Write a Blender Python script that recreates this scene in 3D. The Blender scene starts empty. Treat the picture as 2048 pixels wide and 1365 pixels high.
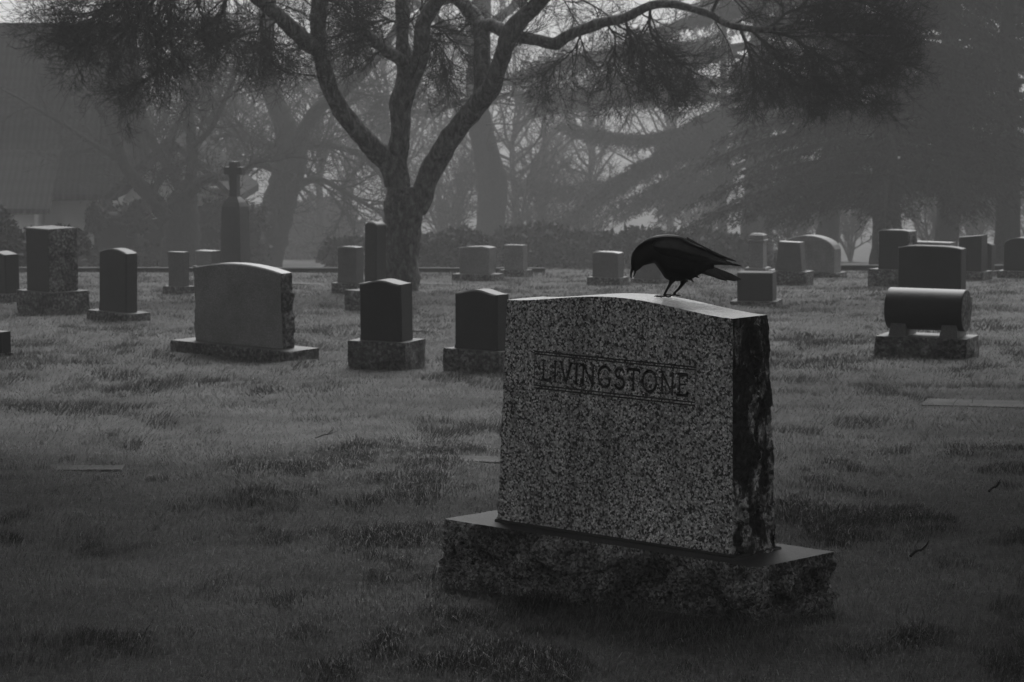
import bpy, bmesh, math, random
import numpy as np
from mathutils import Vector, Matrix

C = bpy.context.scene.collection
PI = math.pi
rng = np.random.default_rng(7)
random.seed(11)

# ------------------------------------------------------------------ camera geometry (photo is 2048 x 1365)
F, PITCH, CZ = 5998.0, 0.1027, 1.46
CP, SP = math.cos(PITCH), math.sin(PITCH)

def ray(px, py):
    u, v = (px - 1024) / F, (682.5 - py) / F
    return np.array([u, CP + v * SP, -SP + v * CP])

def at(px, py, Y):
    d = ray(px, py)
    p = d * (Y / d[1])
    p[2] += CZ
    return p

def ss(a, b, x):
    t = np.clip((x - a) / (b - a), 0, 1)
    return t * t * (3 - 2 * t)

# ------------------------------------------------------------------ value noise
def _hash(ix, iy, iz, s):
    h = (ix * 374761393 + iy * 668265263 + iz * 2147483647 + s * 974634777) & 0xFFFFFFFF
    h = ((h ^ (h >> 13)) * 1274126177) & 0xFFFFFFFF
    h = h ^ (h >> 16)
    return (h & 0xFFFFFF) / float(0xFFFFFF)

def vnoise(x, y, z, s=0):
    x, y, z = np.broadcast_arrays(np.asarray(x, float), np.asarray(y, float), np.asarray(z, float))
    fx, fy, fz = np.floor(x), np.floor(y), np.floor(z)
    ix, iy, iz = fx.astype(np.int64), fy.astype(np.int64), fz.astype(np.int64)
    tx, ty, tz = x - fx, y - fy, z - fz
    tx, ty, tz = tx * tx * (3 - 2 * tx), ty * ty * (3 - 2 * ty), tz * tz * (3 - 2 * tz)
    r = 0
    for dx in (0, 1):
        for dy in (0, 1):
            for dz in (0, 1):
                w = (tx if dx else 1 - tx) * (ty if dy else 1 - ty) * (tz if dz else 1 - tz)
                r = r + w * _hash(ix + dx, iy + dy, iz + dz, s)
    return r * 2 - 1

def fbm(x, y, z, s=0, o=4):
    r, a, f = 0, 0.5, 1.0
    for k in range(o):
        r = r + a * vnoise(x * f, y * f, z * f, s + k * 17)
        a *= 0.5
        f *= 2.03
    return r

def facet(u, v, cell, seed):
    """chiselled rock: every jittered cell is a flat chip with its own height and tilt"""
    u, v = np.broadcast_arrays(np.asarray(u, float) / cell, np.asarray(v, float) / cell)
    iu, iv = np.floor(u).astype(np.int64), np.floor(v).astype(np.int64)
    best = np.full(u.shape, 1e9); out = np.zeros(u.shape)
    z = np.zeros_like(iu)
    for du in (-1, 0, 1):
        for dv in (-1, 0, 1):
            a, b = iu + du, iv + dv
            pu, pv = a + _hash(a, b, z, seed), b + _hash(a, b, z, seed + 1)
            d = np.hypot(u - pu, (v - pv) * 1.2)
            h = _hash(a, b, z, seed + 2) * 2 - 1 + (u - pu) * (_hash(a, b, z, seed + 3) * 2 - 1) * 0.8 + (v - pv) * (_hash(a, b, z, seed + 4) * 2 - 1) * 1.2
            m = d < best
            best = np.where(m, d, best); out = np.where(m, h, out)
    return out

# ------------------------------------------------------------------ terrain
def gz(x, y):
    x = np.asarray(x, float); y = np.asarray(y, float)
    yy = np.where(y < -30, -30 + (y + 30) * 0.2, y)
    yy = np.where(yy > 190, 190 + 60 * (1 - np.exp(-(yy - 190) / 60)), yy)
    z = -0.0505 * yy - 1.9 * ss(50.5, 76, y)
    fade = 1 - 0.75 * ss(25, 50, y)
    z = z + fade * (0.055 * fbm(x * 0.55, y * 0.42, 0.3, 3, 3) + 0.022 * vnoise(x * 2.4, y * 1.5, 1.7, 9))
    z = z + 2.0 * ss(160, 420, y) * fbm(x * 0.01, y * 0.01, 5.5, 21, 3)
    return z

def gplane(y):
    return -0.0505 * y

def ghit(px, py):
    d = ray(px, py)
    Y = 20.0
    for _ in range(60):
        k = Y / d[1]
        z = CZ + d[2] * k
        err = z - gplane(Y)
        Y = Y + err / (0.0505 * 0 + max(1e-4, (-d[2] / d[1] - 0.0505)))
        Y = min(max(Y, 3), 400)
    return at(px, py, Y)

# ------------------------------------------------------------------ object helpers
def tag(o, label=None, cat=None, group=None, kind=None):
    if label: o['label'] = label
    if cat: o['category'] = cat
    if group: o['group'] = group
    if kind: o['kind'] = kind
    return o

def empty(name, loc, rz=0.0):
    o = bpy.data.objects.new(name, None)
    C.objects.link(o)
    o.location = loc
    o.rotation_euler = (0, 0, rz)
    o.empty_display_size = 0.1
    return o

def mesh_obj(name, verts, faces, mats, parent=None, smooth=False, midx=None, loc=None, rz=0.0):
    me = bpy.data.meshes.new(name)
    verts = np.asarray(verts, np.float32).reshape(-1, 3)
    if isinstance(faces, np.ndarray):
        n, k = faces.shape
        me.vertices.add(len(verts)); me.vertices.foreach_set('co', verts.ravel())
        me.loops.add(n * k); me.loops.foreach_set('vertex_index', faces.astype(np.int32).ravel())
        me.polygons.add(n)
        me.polygons.foreach_set('loop_start', np.arange(0, n * k, k, dtype=np.int32))
        me.update(calc_edges=True)
    else:
        me.from_pydata(verts.tolist(), [], [list(map(int, f)) for f in faces])
    if len(verts) < 300000: me.validate()
    for m in (mats if isinstance(mats, (list, tuple)) else [mats]):
        me.materials.append(m)
    n = len(me.polygons)
    if midx is not None:
        me.polygons.foreach_set('material_index', np.asarray(midx, np.int32)[:n])
    me.polygons.foreach_set('use_smooth', np.full(n, bool(smooth)))
    me.update()
    o = bpy.data.objects.new(name, me)
    C.objects.link(o)
    if parent is not None: o.parent = parent
    if loc is not None: o.location = loc
    if rz: o.rotation_euler = (0, 0, rz)
    return o

class MB:
    """collects tubes, triangles and polys into one mesh"""
    def __init__(s):
        s.v, s.q, s.t, s.n = [], [], [], 0
    def tube(s, pts, rad, sides=6, cap=True):
        pts = np.asarray(pts, float); rad = np.asarray(rad, float)
        n = len(pts)
        tan = np.gradient(pts, axis=0)
        tan /= np.linalg.norm(tan, axis=1)[:, None] + 1e-9
        ref = np.array([0.0, 1.0, 0.13]) if abs(tan[:, 1]).mean() < 0.8 else np.array([1.0, 0.1, 0.0])
        a = np.cross(tan, ref); a /= np.linalg.norm(a, axis=1)[:, None] + 1e-9
        b = np.cross(tan, a)
        th = np.linspace(0, 2 * PI, sides, endpoint=False)
        ring = pts[:, None, :] + rad[:, None, None] * (np.cos(th)[None, :, None] * a[:, None, :] + np.sin(th)[None, :, None] * b[:, None, :])
        s.v.append(ring.reshape(-1, 3))
        i = np.arange(n - 1)[:, None] * sides + np.arange(sides)[None, :]
        j = np.arange(n - 1)[:, None] * sides + (np.arange(sides)[None, :] + 1) % sides
        q = np.stack([i, j, j + sides, i + sides], -1).reshape(-1, 4) + s.n
        s.q.append(q)
        if cap and sides >= 4:
            for base in (0, (n - 1) * sides):
                idx = base + np.arange(sides) + s.n
                for k in range(1, sides - 1):
                    s.t.append(np.array([[idx[0], idx[k], idx[k + 1]]]))
        s.n += n * sides
        return ring
    def tris(s, V):
        V = np.asarray(V, float)          # (n,3,3)
        n = len(V)
        s.v.append(V.reshape(-1, 3))
        s.t.append(np.arange(n * 3).reshape(-1, 3) + s.n)
        s.n += n * 3
    def quads(s, V):
        V = np.asarray(V, float)
        n = len(V)
        s.v.append(V.reshape(-1, 3))
        s.q.append(np.arange(n * 4).reshape(-1, 4) + s.n)
        s.n += n * 4
    def grid(s, G, close_u=False):
        """G: (nu,nv,3)"""
        nu, nv = G.shape[:2]
        s.v.append(G.reshape(-1, 3))
        iu = np.arange(nu if close_u else nu - 1)
        i = iu[:, None] * nv + np.arange(nv - 1)[None, :]
        j = ((iu + 1) % nu)[:, None] * nv + np.arange(nv - 1)[None, :]
        s.q.append(np.stack([i, j, j + 1, i + 1], -1).reshape(-1, 4) + s.n)
        s.n += nu * nv
    def box(s, lo, hi):
        x0, y0, z0 = lo; x1, y1, z1 = hi
        v = np.array([[x0,y0,z0],[x1,y0,z0],[x1,y1,z0],[x0,y1,z0],[x0,y0,z1],[x1,y0,z1],[x1,y1,z1],[x0,y1,z1]], float)
        s.v.append(v)
        s.q.append(np.array([[0,3,2,1],[4,5,6,7],[0,1,5,4],[1,2,6,5],[2,3,7,6],[3,0,4,7]]) + s.n)
        s.n += 8
    def build(s, name, mat, parent=None, smooth=False, loc=None, rz=0.0):
        V = np.concatenate(s.v)
        q = np.concatenate(s.q) if s.q else np.zeros((0, 4), int)
        t = np.concatenate(s.t) if s.t else np.zeros((0, 3), int)
        me = bpy.data.meshes.new(name)
        me.vertices.add(len(V)); me.vertices.foreach_set('co', V.astype(np.float32).ravel())
        nl = len(q) * 4 + len(t) * 3
        me.loops.add(nl)
        me.loops.foreach_set('vertex_index', np.concatenate([q.ravel(), t.ravel()]).astype(np.int32))
        me.polygons.add(len(q) + len(t))
        ls = np.concatenate([np.arange(len(q)) * 4, len(q) * 4 + np.arange(len(t)) * 3]).astype(np.int32)
        me.polygons.foreach_set('loop_start', ls)
        me.update(calc_edges=True)
        me.validate()
        me.polygons.foreach_set('use_smooth', np.full(len(me.polygons), bool(smooth)))
        me.materials.append(mat)
        me.update()
        o = bpy.data.objects.new(name, me)
        C.objects.link(o)
        if parent is not None: o.parent = parent
        if loc is not None: o.location = loc
        if rz: o.rotation_euler = (0, 0, rz)
        return o

# ------------------------------------------------------------------ materials
def new_mat(name):
    m = bpy.data.materials.new(name)
    m.use_nodes = True
    nt = m.node_tree
    b = nt.nodes['Principled BSDF']
    return m, nt, b

def N(nt, typ, **kw):
    n = nt.nodes.new(typ)
    for k, v in kw.items():
        if k in n.inputs: n.inputs[k].default_value = v
        else: setattr(n, k, v)
    return n

def ramp(nt, fac, stops, interp='LINEAR'):
    r = nt.nodes.new('ShaderNodeValToRGB')
    r.color_ramp.interpolation = interp
    while len(r.color_ramp.elements) < len(stops): r.color_ramp.elements.new(0.5)
    for e, (p, c) in zip(r.color_ramp.elements, stops):
        e.position = p; e.color = (c, c, c, 1)
    nt.links.new(fac, r.inputs['Fac'])
    return r.outputs['Color']

def mul(nt, a, b, mode='MULTIPLY', fac=1.0):
    m = nt.nodes.new('ShaderNodeMix'); m.data_type = 'RGBA'; m.blend_type = mode
    m.inputs[0].default_value = fac
    nt.links.new(a, m.inputs[6])
    if isinstance(b, (int, float)): m.inputs[7].default_value = (b, b, b, 1)
    else: nt.links.new(b, m.inputs[7])
    return m.outputs[2]

def mixf(nt, fac, a, b):
    m = nt.nodes.new('ShaderNodeMix'); m.data_type = 'RGBA'
    nt.links.new(fac, m.inputs[0])
    for s, v in ((6, a), (7, b)):
        if isinstance(v, (int, float)): m.inputs[s].default_value = (v, v, v, 1)
        else: nt.links.new(v, m.inputs[s])
    return m.outputs[2]

def coords(nt, scale=(1, 1, 1)):
    tc = nt.nodes.new('ShaderNodeTexCoord')
    mp = nt.nodes.new('ShaderNodeMapping')
    mp.inputs['Scale'].default_value = scale
    nt.links.new(tc.outputs['Object'], mp.inputs['Vector'])
    return mp.outputs['Vector']

def tex_noise(nt, vec, scale, detail=3, rough=0.55, dist=0.0):
    n = N(nt, 'ShaderNodeTexNoise', Scale=scale, Detail=detail, Roughness=rough, Distortion=dist)
    nt.links.new(vec, n.inputs['Vector'])
    return n.outputs['Fac']

def bump(nt, b, h, strength, dist):
    n = N(nt, 'ShaderNodeBump', Strength=strength, Distance=dist)
    nt.links.new(h, n.inputs['Height'])
    nt.links.new(n.outputs['Normal'], b.inputs['Normal'])
    return n

def stone_mat(name, tone, contrast=0.5, grain=160, rough=0.75, bmp=0.3, spec=0.4, stain=0.3):
    m, nt, b = new_mat(name)
    v = coords(nt)
    g = tex_noise(nt, v, grain, 2, 0.6)
    c = ramp(nt, g, [(0.30, tone * (1 - contrast)), (0.5, tone), (0.72, tone * (1 + contrast * 1.3))])
    big = tex_noise(nt, v, 3.1, 5, 0.65)
    w = ramp(nt, big, [(0.32, 1 - stain), (0.62, 1.0)])
    c = mul(nt, c, w)
    nt.links.new(c, b.inputs['Base Color'])
    b.inputs['Roughness'].default_value = rough
    b.inputs['Specular IOR Level'].default_value = spec
    if bmp:
        h = tex_noise(nt, v, grain * 0.35, 4, 0.6)
        bump(nt, b, h, bmp, 0.01)
    return m

def steeled_granite(name, lo, mid, hi, cell, polish=0.6):
    """coarse speckled granite: warped crystals of dark, grey and pale minerals"""
    m, nt, b = new_mat(name)
    v = coords(nt)
    wn = N(nt, 'ShaderNodeTexNoise', Scale=cell * 0.9, Detail=2)
    nt.links.new(v, wn.inputs['Vector'])
    add = nt.nodes.new('ShaderNodeVectorMath'); add.operation = 'MULTIPLY_ADD'
    nt.links.new(wn.outputs['Color'], add.inputs[0])
    add.inputs[1].default_value = (1.1 / cell,) * 3
    nt.links.new(v, add.inputs[2])
    vo = N(nt, 'ShaderNodeTexVoronoi', Scale=cell)
    nt.links.new(add.outputs[0], vo.inputs['Vector'])
    sep = nt.nodes.new('ShaderNodeSeparateColor')
    nt.links.new(vo.outputs['Color'], sep.inputs[0])
    c = ramp(nt, sep.outputs[0], [(0.0, lo), (0.20, lo * 1.6), (0.34, mid * 0.7), (0.62, mid * 1.1), (0.76, mid * 1.5), (0.88, hi * 0.85), (1.0, hi)])
    edge = ramp(nt, vo.outputs['Distance'], [(0.25, 1.0), (0.8, 0.55)])
    c = mul(nt, c, edge)
    g = tex_noise(nt, v, cell * 2.6, 2, 0.6)
    c = mul(nt, c, ramp(nt, g, [(0.33, 0.55), (0.6, 1.15)]))
    big = tex_noise(nt, v, 4.0, 4, 0.6)
    c = mul(nt, c, ramp(nt, big, [(0.3, 0.72), (0.66, 1.1)]))
    stk = tex_noise(nt, coords(nt, (16, 16, 1.3)), 1.0, 4, 0.6)
    c = mul(nt, c, ramp(nt, stk, [(0.34, 0.7), (0.55, 1.0)]))
    nt.links.new(c, b.inputs['Base Color'])
    b.inputs['Roughness'].default_value = polish
    b.inputs['Specular IOR Level'].default_value = 0.35
    bump(nt, b, g, 0.25, 0.004)
    return m

def rock_mat(name, lo, hi, cell, dark=0.35, rough=0.8, streak=False, thresh=(0.42, 0.56)):
    m, nt, b = new_mat(name)
    v = coords(nt)
    vo = N(nt, 'ShaderNodeTexVoronoi', Scale=cell)
    wv = N(nt, 'ShaderNodeTexNoise', Scale=cell * 0.6, Detail=3)
    nt.links.new(v, wv.inputs['Vector'])
    add = nt.nodes.new('ShaderNodeVectorMath'); add.operation = 'MULTIPLY_ADD'
    nt.links.new(wv.outputs['Color'], add.inputs[0]); add.inputs[1].default_value = (1.6 / cell,) * 3
    nt.links.new(v, add.inputs[2]); nt.links.new(add.outputs[0], vo.inputs['Vector'])
    sep = nt.nodes.new('ShaderNodeSeparateColor'); nt.links.new(vo.outputs['Color'], sep.inputs[0])
    c = ramp(nt, sep.outputs[0], [(0.1, lo), (0.6, (lo + hi) / 2), (0.95, hi)])
    n = tex_noise(nt, v, cell * 0.8, 5, 0.65)
    c = mul(nt, c, ramp(nt, n, [(0.35, 0.5), (0.62, 1.2)]))
    sv = coords(nt, (13, 13, 4.5)) if streak else coords(nt, (3.2, 3.2, 4.0))
    st = tex_noise(nt, sv, 1.0, 5, 0.62, 0.4)
    if streak:      # run-off stain: heavy from the top, thinning to lichened stone low down
        tc = nt.nodes.new('ShaderNodeTexCoord'); sx = nt.nodes.new('ShaderNodeSeparateXYZ'); nt.links.new(tc.outputs['Object'], sx.inputs[0])
        mr = N(nt, 'ShaderNodeMapRange'); mr.inputs['From Min'].default_value = 0.0; mr.inputs['From Max'].default_value = 0.8
        mr.inputs['To Min'].default_value = 0.09; mr.inputs['To Max'].default_value = -0.07
        nt.links.new(sx.outputs['Z'], mr.inputs['Value'])
        ad = nt.nodes.new('ShaderNodeMath'); ad.operation = 'ADD'
        nt.links.new(st, ad.inputs[0]); nt.links.new(mr.outputs[0], ad.inputs[1]); st = ad.outputs[0]
    c = mul(nt, c, ramp(nt, st, [(thresh[0], dark), (thresh[1], 1.0)]))
    nt.links.new(c, b.inputs['Base Color'])
    b.inputs['Roughness'].default_value = rough
    b.inputs['Specular IOR Level'].default_value = 0.3
    h = tex_noise(nt, v, cell * 0.45, 6, 0.65)
    bump(nt, b, h, 0.9, 0.03)
    return m

M = {}
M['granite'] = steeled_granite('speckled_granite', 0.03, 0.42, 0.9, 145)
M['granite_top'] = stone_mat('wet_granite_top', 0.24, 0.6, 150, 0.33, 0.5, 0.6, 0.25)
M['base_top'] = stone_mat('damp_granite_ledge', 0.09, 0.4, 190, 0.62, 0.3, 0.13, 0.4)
M['granite_cut'] = steeled_granite('cut_granite', 0.014, 0.065, 0.14, 170)
M['rock'] = rock_mat('split_granite', 0.08, 0.56, 120, 0.22, 0.8, False, (0.42, 0.60))
M['rock_side'] = rock_mat('stained_split_granite', 0.10, 0.75, 90, 0.045, 0.7, True, (0.515, 0.63))
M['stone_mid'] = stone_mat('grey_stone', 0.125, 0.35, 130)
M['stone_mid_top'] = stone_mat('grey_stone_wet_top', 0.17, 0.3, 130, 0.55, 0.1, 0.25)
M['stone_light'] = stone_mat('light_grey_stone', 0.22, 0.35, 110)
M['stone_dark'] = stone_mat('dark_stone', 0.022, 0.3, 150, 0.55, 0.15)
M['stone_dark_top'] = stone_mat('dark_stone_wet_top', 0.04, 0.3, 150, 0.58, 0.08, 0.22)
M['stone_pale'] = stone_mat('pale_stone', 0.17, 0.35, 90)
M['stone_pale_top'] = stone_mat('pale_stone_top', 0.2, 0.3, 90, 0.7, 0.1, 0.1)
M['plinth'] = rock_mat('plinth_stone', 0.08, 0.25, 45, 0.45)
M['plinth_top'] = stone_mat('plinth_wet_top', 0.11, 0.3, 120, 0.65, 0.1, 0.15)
M['marker'] = stone_mat('flat_marker_stone', 0.075, 0.5, 60, 0.85, 0.3, 0.06, 0.5)
M['concrete'] = stone_mat('kerb_concrete', 0.06, 0.3, 60, 0.9, 0.3, 0.06)

def bark_mat(name, lo, hi):
    m, nt, b = new_mat(name)
    v = coords(nt, (6, 6, 3.2))
    n = tex_noise(nt, v, 2.4, 8, 0.75, 0.6)
    c = ramp(nt, n, [(0.36, lo), (0.52, (lo + hi) * 0.42), (0.66, hi)])
    nt.links.new(c, b.inputs['Base Color'])
    b.inputs['Roughness'].default_value = 0.9
    b.inputs['Specular IOR Level'].default_value = 0.15
    h = tex_noise(nt, v, 3.5, 6, 0.7)
    bump(nt, b, h, 1.0, 0.05)
    return m
M['bark'] = bark_mat('lichen_bark', 0.016, 0.20)
M['bark_far'] = bark_mat('dark_bark', 0.012, 0.035)

def flat_mat(name, tone, rough=0.8, var=0.4, sc=5, spec=0.2):
    m, nt, b = new_mat(name)
    n = tex_noise(nt, coords(nt), sc, 4, 0.6)
    nt.links.new(ramp(nt, n, [(0.3, tone * (1 - var)), (0.7, tone * (1 + var))]), b.inputs['Base Color'])
    b.inputs['Roughness'].default_value = rough
    b.inputs['Specular IOR Level'].default_value = spec
    return m
M['twig'] = flat_mat('twig_bark', 0.018, 0.9, 0.3, 3, 0.1)
M['twig_far'] = flat_mat('far_twig_bark', 0.022, 0.9, 0.3, 3, 0.1)
M['needle'] = flat_mat('conifer_needles', 0.020, 0.9, 0.5, 2.0, 0.1)
M['hedge'] = flat_mat('hedge_leaves', 0.035, 0.85, 0.5, 2.5, 0.1)
M['wall'] = flat_mat('render_wall', 0.5, 0.8, 0.1, 1.5)
M['dark_glass'] = flat_mat('window_glass', 0.02, 0.15, 0.2, 1.0, 0.5)
M['wire'] = flat_mat('wire', 0.02, 0.6)
M['feather'] = flat_mat('black_feather', 0.0035, 0.55, 0.5, 90, 0.25)
M['feather_wing'] = flat_mat('black_wing_feather', 0.014, 0.38, 0.45, 60, 0.35)
M['beak'] = flat_mat('black_horn', 0.008, 0.3, 0.3, 90, 0.5)
M['eye'] = flat_mat('black_eye', 0.004, 0.05, 0.1, 10, 0.6)
M['haze'] = None

def roof_mat():
    m, nt, b = new_mat('roof_tiles')
    v = coords(nt)
    w = N(nt, 'ShaderNodeTexWave', Scale=1.9, Distortion=0.6, Detail=1)
    w.bands_direction = 'X'
    nt.links.new(v, w.inputs['Vector'])
    w2 = N(nt, 'ShaderNodeTexWave', Scale=0.9, Distortion=0.4, Detail=1)
    w2.bands_direction = 'Z'
    nt.links.new(v, w2.inputs['Vector'])
    c = ramp(nt, w.outputs['Fac'], [(0.2, 0.008), (0.8, 0.018)])
    c = mul(nt, c, ramp(nt, w2.outputs['Fac'], [(0.1, 0.6), (0.5, 1.0)]))
    nt.links.new(c, b.inputs['Base Color'])
    b.inputs['Roughness'].default_value = 0.9
    b.inputs['Specular IOR Level'].default_value = 0.08
    bump(nt, b, w.outputs['Fac'], 0.4, 0.03)
    return m
M['roof'] = roof_mat()

def grass_mat():
    m, nt, b = new_mat('grass_blades')
    at_ = nt.nodes.new('ShaderNodeAttribute'); at_.attribute_name = 'tone'
    c = ramp(nt, at_.outputs['Fac'], [(0.0, 0.022), (0.45, 0.11), (0.8, 0.18), (1.0, 0.30)])
    nt.links.new(c, b.inputs['Base Color'])
    b.inputs['Roughness'].default_value = 0.5
    b.inputs['Specular IOR Level'].default_value = 0.35
    tr = nt.nodes.new('ShaderNodeBsdfTranslucent'); nt.links.new(c, tr.inputs['Color'])
    mx = nt.nodes.new('ShaderNodeMixShader'); mx.inputs[0].default_value = 0.35
    nt.links.new(b.outputs[0], mx.inputs[1]); nt.links.new(tr.outputs[0], mx.inputs[2])
    nt.links.new(mx.outputs[0], nt.nodes['Material Output'].inputs['Surface'])
    return m
M['grass'] = grass_mat()

def ground_mat():
    m, nt, b = new_mat('turf_ground')
    v = coords(nt)
    n = tex_noise(nt, v, 1.3, 6, 0.7)
    c = ramp(nt, n, [(0.35, 0.035), (0.65, 0.09)])
    n2 = tex_noise(nt, v, 45, 4, 0.7)
    c = mul(nt, c, ramp(nt, n2, [(0.35, 0.55), (0.65, 1.1)]))
    nt.links.new(c, b.inputs['Base Color'])
    b.inputs['Roughness'].default_value = 0.95
    b.inputs['Specular IOR Level'].default_value = 0.1
    bump(nt, b, n2, 0.6, 0.02)
    return m
M['ground'] = ground_mat()

# ------------------------------------------------------------------ ground sheet
def build_ground():
    ys = np.concatenate([np.linspace(-120, 4, 26), np.arange(4.3, 30, 0.16), np.arange(30, 60, 0.5), np.arange(60, 120, 2.0), np.geomspace(120, 1500, 60)])
    xf = np.concatenate([-np.geomspace(700, 22, 26), np.arange(-21, -5, 0.7), np.arange(-4.9, 4.9, 0.14), np.arange(5, 21.5, 0.7), np.geomspace(22, 700, 26)])
    X, Y = np.meshgrid(xf, ys)
    Z = gz(X, Y)
    V = np.stack([X, Y, Z], -1)
    nu, nv = X.shape
    i = np.arange(nu - 1)[:, None] * nv + np.arange(nv - 1)[None, :]
    faces = np.stack([i, i + 1, i + nv + 1, i + nv], -1).reshape(-1, 4)
    o = mesh_obj('ground', V.reshape(-1, 3), faces, M['ground'], smooth=True)
    tag(o, 'sloping cemetery lawn falling away into the mist', 'ground', kind='structure')
build_ground()

# ------------------------------------------------------------------ gravestone builders
def outline(W, H, prof, ns=10, nt=28, taper=0.0, nb=6):
    """outline of an upright slab: (pts, kind) kind 0 bottom, 1 side, 2 top"""
    wb, wt = W / 2, W / 2 * (1 - taper)
    top = []
    for k in range(nt + 1):
        t = k / nt
        x = wt * (1 - 2 * t)
        u = abs(2 * t - 1)
        if prof == 'serp': z = H + 0.075 * W * ((1 - math.cos(2 * PI * t)) / 2)
        elif prof == 'arc': z = H + 0.10 * W * (1 - u * u)
        elif prof == 'low': z = H + 0.05 * W * (1 - u * u)
        elif prof == 'oval': z = H + 0.26 * W * (math.sqrt(max(0, 1 - u * u * 0.98)) - math.sqrt(0.02))
        elif prof == 'round': z = H + 0.48 * W * math.sqrt(max(0, 1 - u * u))
        elif prof == 'shoulder':
            z = H + (0.07 * W + 0.04 * W * (1 - (u / 0.72) ** 2) if u < 0.72 else 0.0)
        elif prof == 'slant': z = H - 0.10 * W * (t)
        elif prof == 'soft': z = H + 0.035 * W * (1 - u ** 4)
        else: z = H
        top.append((x, z))
    pts, kind = [], []
    for k in range(nb):
        t = k / nb
        pts.append((-wb + 2 * wb * t, 0)); kind.append(0)
    for k in range(ns):
        t = k / ns
        pts.append((wb + (wt - wb) * t, top[0][1] * t)); kind.append(1)
    for k in range(nt):
        pts.append(top[k]); kind.append(2)
    for k in range(ns):
        t = 1 - k / ns
        pts.append((-(wb + (wt - wb) * t), top[-1][1] * t)); kind.append(1)
    return np.array(pts), np.array(kind)

def slab(name, W, D, H, prof, mats, parent, seed=0, taper=0.0, ytaper=0.0, rough=0.0, bev=0.006, nd=6, ns=10, nt=28, z0=0.0, front=True, wob=0.0):
    """mats = [face, top, side]"""
    pts, kind = outline(W, H, prof, ns, nt, taper)
    n = len(pts)
    nrm = np.roll(pts, -1, 0) - np.roll(pts, 1, 0)
    nrm = np.stack([nrm[:, 1], -nrm[:, 0]], -1); nrm /= np.linalg.norm(nrm, axis=1)[:, None] + 1e-9
    ys = np.concatenate([[-D / 2], np.linspace(-D / 2 + bev, D / 2 - bev, nd), [D / 2]])
    Hm = pts[:, 1].max()
    V = []
    sidemask = (kind == 1).astype(float)
    for k, y in enumerate(ys):
        inset = bev if k in (0, len(ys) - 1) else 0.0
        P = pts - nrm * inset * (kind != 0)[:, None]
        yy = y * (1 - ytaper * pts[:, 1] / Hm)
        if rough:
            d = fbm(pts[:, 0] * 3 + seed, yy * 9, pts[:, 1] * 9, seed, 4) * 2.0 + 0.35
            m = sidemask * (0.35 if k in (0, len(ys) - 1) else 1.0)
            P = P + nrm * (d * rough * m)[:, None]
        if wob:
            P = P + nrm * (fbm(P[:, 0] * 4, yy * 4, P[:, 1] * 4, seed + 5, 3) * wob * (kind != 0))[:, None]
            yy = yy + wob * fbm(P[:, 0] * 3, np.full(n, y * 5), P[:, 1] * 3, seed + 8, 3)
        V.append(np.stack([P[:, 0], yy, P[:, 1] + z0], -1))
    V = np.concatenate(V)
    faces, midx = [], []
    for k in range(len(ys) - 1):
        for i in range(n):
            j = (i + 1) % n
            faces.append((k * n + i, k * n + j, (k + 1) * n + j, (k + 1) * n + i))
            midx.append({0: 2, 1: 2, 2: 1}[int(kind[i])])
    if front:
        faces.append(tuple(range(n - 1, -1, -1))); midx.append(0)
    faces.append(tuple(range((len(ys) - 1) * n, len(ys) * n))); midx.append(0)
    return mesh_obj(name, V, faces, mats, parent, midx=midx)

def plinth(name, W, D, H, mats, parent, seed=0, amp=0.02, step=0.05, nz=6, z0=0.0, sink=0.12, ox=0, oy=0, chip=0.0):
    """split-faced block with a flat sawn top; mats = [top, rock]"""
    per, nr = [], []
    nw, ndp = max(3, int(W / step)), max(3, int(D / step))
    for k in range(nw): per.append((-W / 2 + W * k / nw, -D / 2)); nr.append((0, -1))
    for k in range(ndp): per.append((W / 2, -D / 2 + D * k / ndp)); nr.append((1, 0))
    for k in range(nw): per.append((W / 2 - W * k / nw, D / 2)); nr.append((0, 1))
    for k in range(ndp): per.append((-W / 2, D / 2 - D * k / ndp)); nr.append((-1, 0))
    per, nr = np.array(per), np.array(nr, float)
    n = len(per)
    cor = (np.roll(nr, 1, 0) != nr).any(1)
    nr[cor] = ((nr + np.roll(nr, 1, 0))[cor])
    zs = np.concatenate([[H], np.linspace(H - 0.012, -sink, nz)])
    V = []
    for k, z in enumerate(zs):
        m = 0.12 if k == 0 else min(1.0, 0.25 + (H - z) / (0.35 * H))
        d = fbm(per[:, 0] * 5 + seed, per[:, 1] * 5, z * 6, seed, 4) * 1.7 + 0.6 * np.abs(fbm(per[:, 0] * 11, per[:, 1] * 11 + seed, z * 13, seed + 3, 3))
        if chip:
            su = np.arange(n) * step
            d = d * 0.45 + (facet(su, z + 0.3 * su * 0 + 0.02 * vnoise(su * 20, z * 20, 0, 5), 0.085, seed) * 0.7 + facet(su, np.full(n, z), 0.032, seed + 9) * 0.35) * chip
        P = per + nr * (d * amp * m)[:, None]
        V.append(np.stack([P[:, 0] + ox, P[:, 1] + oy, np.full(n, z) + z0 + (0.004 * vnoise(per[:, 0] * 9, per[:, 1] * 9, 0, seed) * (amp / 0.02) if k else 0)], -1))
    V = np.concatenate(V)
    faces, midx = [tuple(range(n))], [0]
    for k in range(len(zs) - 1):
        for i in range(n):
            j = (i + 1) % n
            faces.append(((k + 1) * n + i, (k + 1) * n + j, k * n + j, k * n + i)); midx.append(1)
    return mesh_obj(name, V, faces, mats, parent, midx=midx)

STONES = 'gravestones standing in the misty cemetery'

# ------------------------------------------------------------------ the main gravestone
YAW = -0.7559
MX, MY, MZ = 0.4225, 10.371, CZ - 1.7507
WB, WT, DB, DT, DH = 1.0859, 1.0342, 0.2325, 0.1846, 0.80
BW, BD, BH = 1.4492, 0.4161, 0.25
RISE = 0.040

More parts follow.
